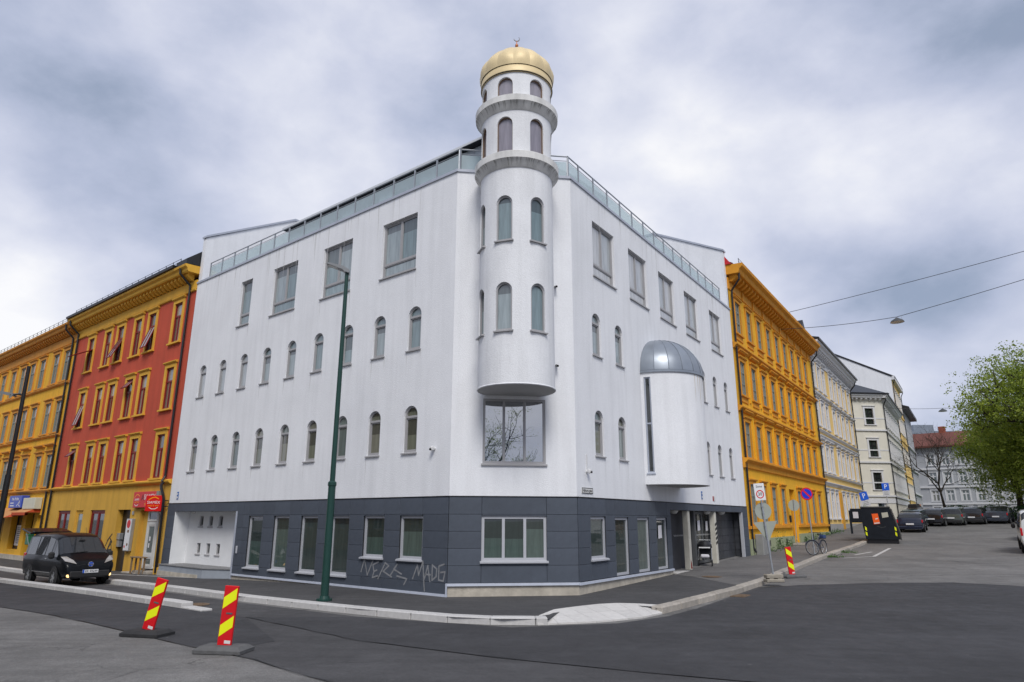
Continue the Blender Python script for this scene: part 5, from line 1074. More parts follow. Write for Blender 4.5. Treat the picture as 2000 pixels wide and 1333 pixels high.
pb = mat('parking_blue', rgb((16, 84, 190)), .4, .04)
def p_sign(x, y, zc, w, tilt, lab):
    s = thing('parking_sign', T(x, y, gz_(x, y, FOOT)), lab, 'traffic sign', 'blue parking signs'); z0 = zc-g(x, y)
    W_ = WM[s] @ Matrix.Rotation(tilt, 4, 'Y'); part('pole', MB().cyl((0, 0, 0), (0, 0, z0+w/2), .035, n=8), steel, s, W_)
    p = part('plate', MB().bbox(-w/2, w/2, -.06, -.045, z0-w/2, z0+w/2, .01), pb, s, W_); lettering('P', w*.85, sw_, W_ @ T(0, -.062, z0), p); part('sub_plate', MB().bbox(-w/2, w/2, -.06, -.045, z0-w*1.25, z0-w/2-.02, .01), mat('plate_grey', (.5, .5, .5), .5, .05), s, W_)
    for k in range(3): part('print_line', MB().box(-w*.3, w*.3, -.063, -.06, z0-w*.7-.1*k, z0-w*.66-.1*k), black, s, W_)
p_sign(25.15, 48, 3.72, .56, radians(-13), 'tilted blue parking sign just behind the black container')
p_sign(30.0, 55, 4.62, .58, radians(-1), 'upright blue parking sign with text plate right of the tilted one')
s = thing('traffic_sign', T(24.0, 47, gz_(24, 47, FOOT)), 'grey triangular sign back behind the left flap of the container', 'traffic sign'); part('pole', MB().cyl((0, 0, 0), (0, 0, 2.2), .03, n=8), steel, s); part('triangle_sign_back', MB().prism([(-.36, 1.6), (.36, 1.6), (0, 2.24)], -.05, -.035), signback, s)
# bicycle
def bicycle(x, y, rz):
    s = thing('bicycle', T(x, y, gz_(x, y, FOOT), rz), 'dark bicycle parked against the no parking pole at the kerb', 'bicycle'); R = .34
    tyre = mat('tyre', (.02, .02, .02), .8, .1); dk = mat('bike_paint', (.02, .03, .06), .35, .1)
    for xc, turn in ((.53, radians(-36)), (-.53, 0)):
        Wl = WM[s] @ T(xc, 0, R, turn); wh = part('wheel', MB().torus((0, 0, 0), R-.02, .02, n=28), tyre, s, Wl, True); ob('rim', MB().torus((0, 0, 0), R-.045, .010, n=28).mesh('rim', steel), Wl, wh)
        sp = MB()
        for k in range(14): a = 2*pi*k/14; sp.tube([(0, 0, 0), ((R-.04)*cos(a), 0, (R-.04)*sin(a))], .0025, 3)
        ob('spokes', sp.mesh('spokes', steel), Wl, wh)['kind'] = 'stuff'; ob('mudguard', MB().tube([((R+.02)*cos(a), 0, (R+.02)*sin(a)) for a in [radians(20+16*k) for k in range(10)]], .018, 5).mesh('mudguard', dk), Wl, wh)
    part('frame', MB().tube([(-.53, 0, R), (-.10, 0, .30), (.34, 0, .62), (.30, 0, .84), (-.18, 0, .80), (-.10, 0, .30)], .016, 8).tube([(-.53, 0, R), (-.18, 0, .80)], .011, 6), dk, s); part('fork', MB().tube([(.30, 0, .88), (.36, 0, .60), (.53, 0, R)], .014, 8), dk, s)
    part('saddle', MB().bbox(-.36, -.10, -.07, .07, .93, .98, .02), black, s); part('seat_post', MB().cyl((-.18, 0, .78), (-.22, 0, .94), .014, n=8), steel, s)
    part('handlebar', MB().tube([(.22, -.28, 1.02), (.30, -.12, 1.05), (.32, 0, 1.04), (.30, .12, 1.05), (.22, .28, 1.02)], .013, 6).cyl((.30, 0, .86), (.32, 0, 1.04), .014, n=8), black, s); part('crank', MB().cyl((-.10, -.06, .30), (-.10, -.07, .30), .09, n=16).tube([(-.10, -.08, .30), (.02, -.09, .20)], .012, 6), steel, s)
    part('carrier', MB().box(-.72, -.30, -.07, .07, .74, .76), black, s); part('pannier', MB().bbox(-.66, -.40, -.12, .12, .76, .92, .02), mat('pannier_blue', (.03, .06, .16), .8, .1), s)
bicycle(14.75, 33.75, radians(219))
# pushchair inside the entrance
pp = FR @ Vector((10.85, .08, .22)); s = thing('pushchair', T(pp.x, pp.y, pp.z, radians(-17)), 'dark pushchair with a pale hood band parked inside the entrance', 'pushchair')
for a, b in ((-.26, -.25), (.26, -.25), (-.26, .3), (.26, .3)): part('wheel', MB().torus((0, 0, 0), .10, .025, n=16), 'tyre', s, WM[s] @ T(a, b, .125, pi/2))
part('frame', MB().tube([(-.26, -.25, .13), (-.26, .25, .8), (-.24, .4, 1.0), (.24, .4, 1.0), (.26, .25, .8), (.26, -.25, .13)], .015, 6), steel, s)
part('seat', MB().prismx([(-.25, .35), (.25, .35), (.30, .85), (.22, .85), (.12, .48), (-.25, .48)], -.22, .22), black, s); part('hood', MB().lathe([(.30, 0), (.28, .14), (.18, .26), (0, .30)], 16, (0, .05, .70), pi, 2*pi), black, s); part('hood_band', MB().box(-.22, .22, -.27, -.255, .70, .745), sw_, s); part('footmuff', MB().bbox(-.17, .17, -.35, -.1, .32, .46, .04), paper, s)
# wires and hanging lamps
wire = mat('wire', (.03, .03, .035), .6, .05)
def sag(a, b, d, n=14): return [Vector(a).lerp(Vector(b), k/n)-Vector((0, 0, d*4*(k/n)*(1-k/n))) for k in range(n+1)]
a = FR @ Vector((28.3, 0, 14.35)); L1 = Vector((24.0, 40.1, 14.30)); e = Vector((40.5, 28.6, 18.4))
ob('cable', MB().tube(sag(a, L1, .12)+sag(L1, e, .25)[1:], .018, 5).mesh('cable', wire), I4, None, label='lower overhead cable carrying the nearer hanging lamp', category='cable')
a = FR @ Vector((29.5, -.3, 15.75)); ob('cable', MB().tube(sag(a, (41, 28.4, 19.2), .3), .018, 5).mesh('cable', wire), I4, None, label='upper overhead cable running right from the amber eaves', category='cable')
def hang_lamp(p, lab, sc=1.):
    s = thing('hanging_lamp', T(*p), lab, 'street lamp', 'lamps hung over the street')
    part('shade', MB().lathe([(.06*sc, -.05*sc), (.12*sc, -.10*sc), (.34*sc, -.24*sc), (.40*sc, -.34*sc), (.385*sc, -.34*sc)], 24), mat('lamp_dark', (.06, .065, .07), .5, .1), s, None, True); part('lens', MB().lathe([(.385*sc, -.335*sc), (.3*sc, -.355*sc), (0, -.37*sc)], 24), MATS['diffuser_pale'], s, None, True); part('hanger', MB().tube([(0, 0, .0), (0, 0, -.08*sc)], .02, 6).tube([(.3*sc, 0, .05), (.33*sc, 0, -.22*sc)], .008, 4), steel, s)
hang_lamp((24.0, 40.1, 14.30), 'hanging street lamp on the near cable against the clouds'); hang_lamp((48.5, 75, 14.25), 'distant hanging street lamp beside the big tree', 1.1)
ob('cable', MB().tube(sag((43.5, 77, 14.6), (48.5, 75, 14.25), .1)+sag((48.5, 75, 14.25), (62, 70, 14.6), .3)[1:], .02, 5).mesh('cable', wire), I4, None, label='distant overhead cable of the farther hanging lamp', category='cable')
# black container at the kerb
cz = gz_(22.6, 43.0, ROAD)
s = thing('waste_container', T(21.7, 42.9, cz, AR-pi/2+radians(6)), 'black steel waste container with slanted end and open flap at the kerb', 'container')
cm = mat('container_black', (.012, .015, .021), .6, .3, 3, .15, 10, ior=1.25); cg = mat('container_grey', (.09, .09, .088), .55, .25, 3)
part('body', MB().prism([(.06, .24), (1.86, .24), (1.84, .62), (1.50, 2.12), (-.06, 2.12), (-.04, 1.0)], 0, 2.6), cm, s); part('skid', MB().box(.12, 1.80, .10, 2.5, 0, .235), black, s)
part('end_plate', MB().prism([(1.87, .24), (1.92, .24), (1.90, .63), (1.56, 2.10), (1.51, 2.10), (1.85, .62)], .03, 2.57), cg, s); part('top_rim', MB().box(-.08, 1.56, -.04, 2.64, 2.12, 2.18), cg, s)
part('rail', MB().tube([(1.60, -.03, 2.06), (1.93, -.03, .64), (1.95, -.03, .2)], .03, 6), cg, s); part('rail', MB().tube([(1.97, .3, .5), (1.97, 2.3, .5)], .04, 6), cg, s)
fp = part('flap', MB().bbox(-.60, .05, -.06, 0, 1.22, 2.06, .015), cm, s, WM[s] @ T(-.05, 0, 0, radians(-8))); ob('paper', MB().box(-.46, -.16, -.066, -.0605, 1.48, 1.86).mesh('paper', paper), WM[fp], fp)
part('flap_arm', MB().box(-.74, -.62, -.05, .1, .55, 1.95), cm, s)
st = part('orange_sticker', MB().prism([(.52, 1.74), (.86, 1.76), (.92, 1.16), (.58, 1.12)], -.006, -.001), mat('orange_print', rgb((238, 96, 24)), .5, .08), s); ob('sticker_print', MB().prism([(.68, 1.46), (.84, 1.50), (.84, 1.44), (.69, 1.40)], -.009, -.0065).mesh('sticker_print', 'enamel_white'), WM[s], st); ob('sticker_print', MB().prism([(.60, 1.21), (.90, 1.24), (.905, 1.18), (.60, 1.15)], -.009, -.0065).mesh('sticker_print', 'enamel_white'), WM[s], st)
part('label_plate', MB().prism([(1.06, 1.80), (1.40, 1.84), (1.42, 1.56), (1.08, 1.50)], -.006, -.001), mat('label_cream', (.45, .44, .36), .6, .12), s)
for x0 in (.07, 1.66):
    for z in (.50, .80): part('reflector', MB().prism([(x0, z), (x0+.09, z-.08), (x0+.09, z+.12), (x0, z+.20)], -.008, -.002), dyel, s)
part('grime', MB().strip([(.75, 1.02), (.95, .93), (1.2, .98)], .015, -.004), cg, s)
# ------------------------------------------------------------------ vehicles
STN = {
 'hatch': [(0, .40, .44, .84), (.012, .60, .64, .93), (.03, .66, .74, .96), (.075, .67, .90, .975), (.13, .67, .965, .985), (.30, .66, 1, 1), (.46, .655, .995, 1), (.58, .65, .945, 1), (.735, .64, .665, .985), (.88, .60, .62, .965), (.96, .53, .55, .92), (.99, .45, .47, .84), (1, .36, .38, .78)],
 'wagon': [(0, .40, .44, .85), (.01, .60, .64, .94), (.025, .66, .76, .96), (.055, .67, .92, .975), (.10, .67, .975, .985), (.30, .665, 1, 1), (.50, .66, .995, 1), (.61, .655, .945, 1), (.75, .645, .665, .985), (.89, .60, .62, .965), (.96, .53, .55, .92), (.99, .45, .47, .84), (1, .36, .38, .78)],
 'sedan': [(0, .40, .44, .84), (.012, .62, .66, .92), (.04, .70, .73, .95), (.14, .71, .75, .975), (.24, .70, .88, .985), (.34, .68, .975, 1), (.48, .67, 1, 1), (.60, .66, .945, 1), (.74, .645, .67, .985), (.88, .60, .62, .965), (.96, .53, .55, .92), (.99, .45, .47, .84), (1, .36, .38, .78)],
 'van': [(0, .26, .30, .90), (.006, .50, .56, .96), (.014, .55, .80, .975), (.035, .555, .955, .985), (.07, .555, .985, .99), (.30, .555, 1, 1), (.52, .555, .995, 1), (.655, .55, .955, 1), (.70, .55, .915, .995), (.835, .535, .61, .985), (.92, .49, .52, .965), (.97, .43, .455, .93), (.992, .36, .385, .86), (1, .27, .29, .80)]}
tyre_m = mat('tyre', (.02, .02, .02), .8, .1); rim_m = mat('alloy', (.36, .37, .38), .35, .1, metal=.6); lampr = mat('tail_red', rgb((190, 12, 30)), .25, .1, coat=.6); chrome = mat('chrome', (.5, .5, .5), .2, .05, metal=.8); plast = mat('black_plastic', (.02, .02, .021), .6, .1)
def car(kind, L_, W_, H_, paint, world, label, cat='car', group=None, wheelbase=.60, wr=.315, tl='side'):
    s = thing('parked_'+cat.replace(' ', '_'), world, label, cat, group)
    S = STN[kind]; rows_ = []; cab = []
    for fx, zb, zt, wf in S:
        x_ = -L_/2+L_*fx; w = W_/2*wf; b_ = zb*H_; t_ = zt*H_; lo = .16*H_ if .05 < fx < .95 else .20*H_
        c_ = zt-zb > .09; cab.append(c_)
        if b_ < .46*H_: mids = [(w*.97, lo+(b_-lo)*.35), (w, lo+(b_-lo)*.65)]
        else: mids = [(w*.985, .28*H_), (w, .46*H_)]
        if c_: k_ = min(1, (zt-zb)/.33); up = [(w*(.955-.125*k_), t_-.055*H_*k_), (w*(.92-.22*k_), t_-.008), (w*.45, t_+.012), (0, t_+.018)]
        else: up = [(w*.93, b_+(t_-b_)*.7), (w*.80, t_), (w*.45, t_+.014), (0, t_+.02)]
        h = [(w*.90, lo)]+mids+[(w*.985, b_-.035), (w*.962, b_)]+up
        rows_.append([(x_, -yy, z) for yy, z in h]+[(x_, yy, z) for yy, z in h[-2::-1]])
    n = len(rows_[0]); t = MB(); t.v = [p for r in rows_ for p in r]
    t.f = [(i*n+j, i*n+j+1, (i+1)*n+j+1, (i+1)*n+j) for i in range(len(rows_)-1) for j in range(n-1)]+[tuple(range(n)), tuple(range((len(rows_)-1)*n, len(rows_)*n))]+[(i*n, (i+1)*n, (i+1)*n+n-1, i*n+n-1) for i in range(len(rows_)-1)]
    body_ = part('body', t, paint, s, None, True)
    def pane(name, quads, k=.06):
        m = MB()
        for q in quads:
            P = [Vector(rows_[i][j]) for i, j in q]; c_ = sum(P, Vector())/len(P); nn = (P[1]-P[0]).cross(P[2]-P[0]).normalized()
            if nn.dot(c_-Vector((c_.x*.6, 0, H_*.4))) < 0: nn = -nn
            m.poly([(c_+(p-c_)*(1-k)+nn*.008)[:] for p in P])
        return part(name, m, 'car_glass', s) if m.f else None
    ci = [i for i in range(len(S)-1) if cab[i] and cab[i+1]]; fw = max(ci)+1
    for sd, (j0, j1) in (('r', (4, 5)), ('l', (n-6, n-5))):
        for i in ci[1:]+[fw]:
            if S[i+1][0]-S[i][0] < .04: continue
            if i+1 < len(rows_): pane('side_window', [[(i, j0), (i+1, j0), (i+1, j1), (i, j1)]] if i != fw else [[(i, j0), (i+1, j0), (i, j1)]], .10)
    mid = n//2
    pane('windscreen', [[(fw, j), (fw+1, j), (fw+1, j+1), (fw, j+1)] for j in range(5, n-6)], .0 if False else .02)
    r0_ = min(ci); pane('rear_window', [[(i, j), (i+1, j), (i+1, j+1), (i, j+1)] for i in ((r0_-1, r0_) if kind != 'van' else (2,)) for j in range(5, n-6)], .03)
    for fx in (.5-wheelbase/2+.015, .5+wheelbase/2+.0):
        for sd in (-1, 1):
            xw = -L_/2+L_*fx; Wl = WM[s] @ T(xw, sd*(W_/2-.115), wr)
            part('wheel_arch', MB().lathe([(wr+.075, 0), (wr+.075, .01), (0, .012)], 20), plast, s, WM[s] @ T(xw, sd*(W_/2-.012), wr+.01) @ Matrix.Rotation(-sd*pi/2, 4, 'X'))
            R90 = Matrix.Rotation(-sd*pi/2, 4, 'X'); wl = ob('wheel', shared(('tyre', wr), lambda: MB().lathe([(wr*.62, -.10), (wr*.93, -.10), (wr, -.06), (wr, .09), (wr*.94, .125), (wr*.66, .13), (wr*.63, .10)], 24).mesh('wheel', tyre_m, True)), Wl @ R90, s)
            def rm():
                m = MB(); m.lathe([(wr*.65, .115), (wr*.60, .118), (wr*.585, .07)], 24); m.lathe([(wr*.6, .05), (0, .05)], 20); m.lathe([(.07, .11), (.05, .125), (0, .125)], 12)
                for k in range(5):
                    a_ = 2*pi*k/5; ca_, sa_ = cos(a_), sin(a_)
                    for o_ in (-.035, .035): m.add([(.04*ca_-o_*.4*sa_-.022*sa_, .04*sa_+o_*.4*ca_+.022*ca_, .12), (.04*ca_-o_*.4*sa_+.022*sa_, .04*sa_+o_*.4*ca_-.022*ca_, .12), (wr*.62*ca_-o_*sa_+.018*sa_, wr*.62*sa_+o_*ca_-.018*ca_, .114), (wr*.62*ca_-o_*sa_-.018*sa_, wr*.62*sa_+o_*ca_+.018*ca_, .114)], [(0, 1, 2, 3)])
                return m.mesh('rim', rim_m)
            ob('rim', shared(('rim', wr), rm), Wl @ R90, wl)
    for sd in (-1, 1):
        i_ = 2; part('tail_light', MB().bbox(-L_/2-.01, -L_/2+L_*.045, sd*W_*.47-(.07 if sd > 0 else .02), sd*W_*.47+(.02 if sd > 0 else .07), H_*(.50 if kind != 'van' else .42), H_*(.645 if kind != 'van' else .60), .02), lampr, s)
        mi = part('mirror', MB().bbox(-L_/2+L_*.685, -L_/2+L_*.72, sd*(W_/2+.02) if sd > 0 else sd*(W_/2+.02)-.17, sd*(W_/2+.02)+.17 if sd > 0 else sd*(W_/2+.02), H_*.63, H_*.63+.14, .04) if kind != 'van' else MB().bbox(-L_/2+L_*.745, -L_/2+L_*.79, sd*(W_/2+.11)-.09, sd*(W_/2+.11)+.09, H_*.52, H_*.52+.24, .05), plast if kind == 'van' else paint, s)
    part('rear_bumper', MB().bbox(-L_/2-.05, -L_/2+.10, -W_*.44, W_*.44, .17*H_, .33*H_, .04), plast if kind in ('van', 'wagon') else paint, s)
    pt = part('number_plate', MB().box(-L_/2-.062, -L_/2-.03, -.26, .26, H_*.40 if kind != 'van' else H_*.44, H_*.40+.11 if kind != 'van' else H_*.44+.11), sw_, s)
    part('front_bumper', MB().bbox(L_/2-.10, L_/2+.03, -W_*.38, W_*.38, .17*H_, .30*H_, .04), plast, s)
    return s
def paint(n_, c_, r_=.25): return mat(n_, c_, r_, .05, 1, coat=.8)
# --- the black van facing us on the left
dirL = Vector((cos(AL), sin(AL))); vc = Vector((-17.12, 27.25)); vz = gz_(vc.x, vc.y, ROAD)
van = car('van', 4.56, 1.755, 1.86, mat('van_black', (.006, .007, .009), .3, .05, 1, ior=1.18, coat=.16), T(vc.x, vc.y, vz, AL) @ Matrix.Rotation(radians(-.6), 4, 'Y'), 'small black van with open tailgate and lit fog lamps by the kerb', 'van', None, .60, .315)
VW = WM[van]; hl = mat('headlamp', (.34, .32, .30), .12, .12, 30, coat=1); fogm = mat('fog_lamp_lit', (1, .62, .25), .3, .05, emit=1.2)
for sd in (-1, 1):
    part('headlight', MB().add([(2.235, sd*.46, .80), (2.10, sd*.80, .90), (1.80, sd*.868, 1.05), (1.93, sd*.72, 1.055), (2.13, sd*.55, .93)], [(0, 1, 2, 3, 4)]).add([(2.225, sd*.46, .79), (2.09, sd*.80, .89), (1.79, sd*.85, 1.04), (1.93, sd*.70, 1.0), (2.12, sd*.55, .90)], [(4, 3, 2, 1, 0)]), hl, van)
    part('fog_lamp', MB().cyl((2.20, sd*.68, .40), (2.27, sd*.66, .40), .06, n=14), fogm, van)
    part('door_handle', MB().bbox(.25, .43, sd*.872-.015, sd*.872+.015, .93, .965, .008), chrome, van); part('sill_trim', MB().box(-.9, 1.0, sd*.884-.008, sd*.884+.008, .46, .49), chrome, van)
part('grille', MB().bbox(2.22, 2.295, -.52, .52, .30, .47, .02), plast, van); part('wiper', MB().tube([(1.58, -.5, 1.16), (1.50, .1, 1.20)], .012, 5), plast, van)
pl_ = part('front_plate', MB().bbox(2.30, 2.322, -.26, .26, .475, .59, .004), sw_, van); ob('blue_strip', MB().box(2.3225, 2.324, -.262, -.205, .477, .588).mesh('blue_strip', pb), VW, pl_)
ob('lettering', text_mesh('EK 49249', .105, black), VW @ T(2.324, .025, .532, pi/2) @ UP, pl_)
em = part('emblem', MB().cyl((2.236, 0, .775), (2.262, 0, .77), .085, n=24), mat('emblem_blue', rgb((40, 90, 200)), .25, .1, coat=.6), van); ob('emblem_bar', MB().bbox(2.262, 2.270, -.10, .10, .758, .784, .004).mesh('emblem_bar', chrome), VW, em); ob('emblem_ring', MB().torus((0, 0, 0), .085, .010, 'z', 24).mesh('emblem_ring', chrome), VW @ Matrix.Translation((2.262, 0, .77)) @ Matrix.Rotation(pi/2, 4, 'Y'), em)
tg = part('tailgate', MB().bbox(-1.15, 0, -.78, .78, -.04, .03, .03), 'van_black', van, VW @ Matrix.Translation((-2.16, 0, 1.84)) @ Matrix.Rotation(radians(9), 4, 'Y')); ob('tailgate_window', MB().box(-1.0, -.45, -.62, .62, -.046, -.041).mesh('tailgate_window', 'car_glass'), WM[tg], tg)
ob('spoiler', MB().bbox(-.22, .06, -.66, .66, .03, .075, .02).mesh('spoiler', 'van_black'), WM[tg], tg)
for sd in (-1, 1): part('gas_strut', MB().tube([(-2.20, sd*.74, 1.35), (-2.75, sd*.74, 1.86)], .014, 6), steel, van)
part('aerial', MB().tube([(1.15, .1, 1.83), (.98, .1, 2.06)], .006, 4), plast, van); part('interior_mirror', MB().bbox(1.08, 1.12, -.1, .1, 1.58, 1.63, .01), plast, van)
# --- cars up the right street
def put_car(kind, dims, x, y, rz, pm, label, **k):
    p = atan2(g(x+cos(rz), y+sin(rz))-g(x-cos(rz), y-sin(rz)), 2); return car(kind, *dims, pm, T(x, y, gz_(x, y, ROAD), rz) @ Matrix.Rotation(-p, 4, 'Y'), label, **k)
put_car('hatch', (4.25, 1.79, 1.45), 31.3, 54.3, AR, paint('navy', (.006, .010, .028)), 'dark blue hatchback parked just behind the black container', group='cars parked up the right street')
hx = radians(50)
rowc = [('wagon', (4.55, 1.78, 1.46), 35.2, 60.3, paint('dark_green', (.02, .04, .035)), 'dark green estate car with black roof box at the left of the far row'),
        ('hatch', (4.2, 1.76, 1.46), 37.3, 60.9, paint('car_black', (.008, .008, .010)), 'black hatchback between the roof-box estate and the grey-green estate'),
        ('wagon', (4.65, 1.80, 1.50), 39.4, 61.6, paint('grey_green', (.07, .085, .075)), 'grey-green estate car in the middle of the far row'),
        ('wagon', (4.5, 1.78, 1.46), 41.6, 62.1, paint('car_charcoal', (.015, .017, .02)), 'charcoal estate car right of the grey-green estate'),
        ('sedan', (4.75, 1.84, 1.45), 43.9, 62.4, paint('car_slate', (.03, .036, .05)), 'slate grey saloon at the right of the far row')]
for i, (kd, dm_, x, y, pm, lab) in enumerate(rowc):
    c_ = put_car(kd, dm_, x, y, hx+radians(random.uniform(-3, 3)), pm, lab, group='cars parked up the right street')
    if i == 0:
        rb = MB(); rb.add([(px*1.05, py*.36, 1.58+pz) for px, py, pz in ((-.9, -1, 0), (1, -.7, .02), (1, .7, .02), (-.9, 1, 0), (-.85, -.8, .30), (.6, -.6, .30), (.6, .6, .30), (-.85, .8, .30))], [(3, 2, 1, 0), (4, 5, 6, 7), (0, 1, 5, 4), (1, 2, 6, 5), (2, 3, 7, 6), (3, 0, 4, 7)]); part('roof_box', rb, black, c_)
        for q in (-.5, .45): part('roof_bar', MB().box(q-.02, q+.02, -.55, .55, 1.47, 1.58), steel, c_)
put_car('van', (4.9, 1.90, 2.06), 26.75, 35.25, AR, paint('van_white', (.60, .61, .60)), 'white van cut off by the right picture edge', cat='van', group='vehicles parked along the right kerb')
put_car('hatch', (4.2, 1.76, 1.45), 32.9, 43.6, AR, paint('car_graphite', (.02, .021, .023)), 'dark car parked in front of the white van at the right edge', group='vehicles parked along the right kerb')
# person behind the far cars
x, y = 37.6, 63.6
ps = thing('person', T(x, y, gz_(x, y, ROAD), radians(200)), 'person in dark jacket standing behind the far parked cars', 'person')
me = bpy.data.meshes.new('body'); J = [(0, 0, .95, .15), (0, .0, 1.25, .16), (0, 0, 1.46, .13), (0, 0, 1.55, .06), (0, .01, 1.68, .10), (-.20, 0, 1.42, .065), (-.27, .02, 1.15, .05), (-.24, .10, .92, .04), (.20, 0, 1.42, .065), (.27, .02, 1.15, .05), (.24, .1, .92, .04), (-.10, 0, .90, .10), (-.11, .02, .50, .07), (-.11, 0, .08, .05), (-.11, .12, .04, .04), (.10, 0, .90, .10), (.11, .02, .50, .07), (.11, 0, .08, .05), (.11, .12, .04, .04)]
me.from_pydata([j[:3] for j in J], [(0, 1), (1, 2), (2, 3), (3, 4), (2, 5), (5, 6), (6, 7), (2, 8), (8, 9), (9, 10), (0, 11), (11, 12), (12, 13), (13, 14), (0, 15), (15, 16), (16, 17), (17, 18)], []); me.materials.append(mat('dark_clothes', (.012, .012, .015), .8, .15))
bo = ob('body', me, WM[ps], ps); sk = bo.modifiers.new('skin', 'SKIN'); bo.modifiers.new('sub', 'SUBSURF').render_levels = 1
for j, sv in zip(J, me.skin_vertices[0].data): sv.radius = (j[3], j[3])
me.skin_vertices[0].data[0].use_root = True
part('face', MB().lathe([(0, -.11), (.055, -.09), (.075, 0), (.06, .08), (0, .10)], 12, (0, .045, 1.66)), mat('skin', (.42, .24, .17), .6, .05), ps, None, True)
# ------------------------------------------------------------------ trees and plants
bark = mat('bark', (.035, .028, .020), .9, .3, 6, .6, 20, stretch=(3, 3, .6))
def leafmat(name, c1, c2):
    m = bpy.data.materials.new(name); m.use_nodes = True; t = m.node_tree; b = t.nodes['Principled BSDF']; L = t.links.new
    ge = t.nodes.new('ShaderNodeNewGeometry'); n = t.nodes.new('ShaderNodeTexNoise'); n.inputs['Scale'].default_value = .9; tcn = t.nodes.new('ShaderNodeTexCoord'); L(tcn.outputs['Object'], n.inputs['Vector'])
    ad = t.nodes.new('ShaderNodeMath'); ad.operation = 'MULTIPLY_ADD'; L(ge.outputs['Random Per Island'], ad.inputs[0]); ad.inputs[1].default_value = .5; L(n.outputs['Fac'], ad.inputs[2])
    mr = t.nodes.new('ShaderNodeMapRange'); mr.inputs[1].default_value = .4; mr.inputs[2].default_value = 1.1; L(ad.outputs[0], mr.inputs[0])
    mx = t.nodes.new('ShaderNodeMix'); mx.data_type = 'RGBA'; mx.inputs[6].default_value = (*c1, 1); mx.inputs[7].default_value = (*c2, 1); L(mr.outputs[0], mx.inputs[0]); L(mx.outputs[2], b.inputs['Base Color'])
    b.inputs['Roughness'].default_value = .55; tr_ = t.nodes.new('ShaderNodeBsdfTranslucent'); L(mx.outputs[2], tr_.inputs['Color']); ms = t.nodes.new('ShaderNodeMixShader'); ms.inputs[0].default_value = .35
    L(b.outputs[0], ms.inputs[1]); L(tr_.outputs[0], ms.inputs[2]); L(ms.outputs[0], t.nodes['Material Output'].inputs['Surface']); MATS[name] = m; return m
leaf_a = leafmat('spring_leaves', (.10, .16, .011), (.32, .39, .04)); leaf_b = leafmat('hedge_leaves', (.02, .07, .012), (.06, .14, .03)); leaf_c = leafmat('weed_leaves', (.04, .10, .02), (.10, .20, .04))
def leaf(mb_, p, s, rnd):
    a = Vector((rnd.gauss(0, 1), rnd.gauss(0, 1), rnd.gauss(0, .7))).normalized(); b = a.orthogonal().normalized(); b = (Matrix.Rotation(rnd.uniform(0, 6.28), 3, a) @ b); c = a.cross(b)
    mb_.add([p-b*s, p+c*s*.55, p+b*s, p-c*s*.55], [(0, 1, 2, 3)])
def tree(x, y, h, spread, label, leaves, lsize, seed, lm=leaf_a, trunk_r=.35, clear=.25, group='park trees', levels=4, z0=None, fill=.45):
    rnd = random.Random(seed); s = thing('park_tree', T(x, y, gz_(x, y, 0) if z0 is None else z0), label, 'tree', group); wood_ = MB(); tips = []
    def branch(p, d, l, r, lev):
        pts = [p]; rr = [r]; q = p; dd = d
        for k in range(4):
            dd = (dd+Vector((rnd.gauss(0, .13), rnd.gauss(0, .13), rnd.gauss(.05, .09)))).normalized(); q = q+dd*l/4; pts.append(q); rr.append(r*(1-.14*(k+1)))
            if lev >= 2: tips.append((q.copy(), lev))
        wood_.tube(pts, rr, 7 if lev < 2 else 4)
        if lev >= levels: return
        n = (5 if lev == 0 else rnd.choice((3, 4)))
        for k in range(n):
            at = pts[2+rnd.randrange(3)] if lev else pts[4 if k > 1 else 3]
            az = 2*pi*(k+rnd.uniform(-.25, .25))/n+lev; tilt = rnd.uniform(.45, 1.0)*(1.0 if lev else .75); ax = dd.orthogonal().normalized(); ax = Matrix.Rotation(az, 3, dd) @ ax
            nd = (dd*cos(tilt)+ax*sin(tilt)*spread).normalized(); nd.z = max(nd.z, -.15 if clear > .2 else -.38); branch(at, nd.normalized(), l*rnd.uniform(.60, .80)*(1 if lev else 1.15), r*.52, lev+1)
    branch(Vector((0, 0, -.3)), Vector((rnd.gauss(0, .03), rnd.gauss(0, .03), 1)).normalized(), h*clear+.3, trunk_r, 0)
    zmax = max(t_[0].z for t_ in tips); k = h/zmax
    wood_.v = [(a*k, b*k, c*k) for a, b, c in wood_.v]; tips = [(t_*k, l_) for t_, l_ in tips]
    part('trunk', wood_, bark, s, None, True)
    if leaves:
        cr = MB()
        for i in range(leaves):
            if i % 14 == 0 and fill and rnd.random() < fill:      # boughs between the modelled limbs
                while True:
                    q = Vector((rnd.uniform(-1, 1), rnd.uniform(-1, 1), rnd.uniform(-1, 1)))
                    if .25 < q.length < 1+.16*sin(7*q.x+3*q.z)+.12*sin(11*q.y+2*q.z): break
                p, l_ = Vector((q.x*h*.40, q.y*h*.40, h*.56+q.z*h*.41)), 4
            elif i % 14 == 0: p, l_ = tips[rnd.randrange(len(tips))]
            rad = .55 if l_ > 3 else .8
            if i % 14 == 0: cc = p+Vector((rnd.gauss(0, rad), rnd.gauss(0, rad), rnd.gauss(0, rad*.8)))*(h/16); cs_ = rnd.uniform(.12, .34)
            leaf(cr, cc+Vector((rnd.gauss(0, cs_), rnd.gauss(0, cs_), rnd.gauss(0, cs_*.7))), lsize*rnd.uniform(.5, 1.4), rnd)
        part('crown', cr, lm, s)
    return s
tree(49.0, 60.5, 16.2, 1.15, 'big spring-green park tree filling the right edge', 100000, .095, 5, trunk_r=.38, clear=.13)
tree(49.2, 67.0, 9.8, 1.0, 'smaller spring-green park tree left of the big one', 36000, .085, 11, trunk_r=.17, clear=.13)
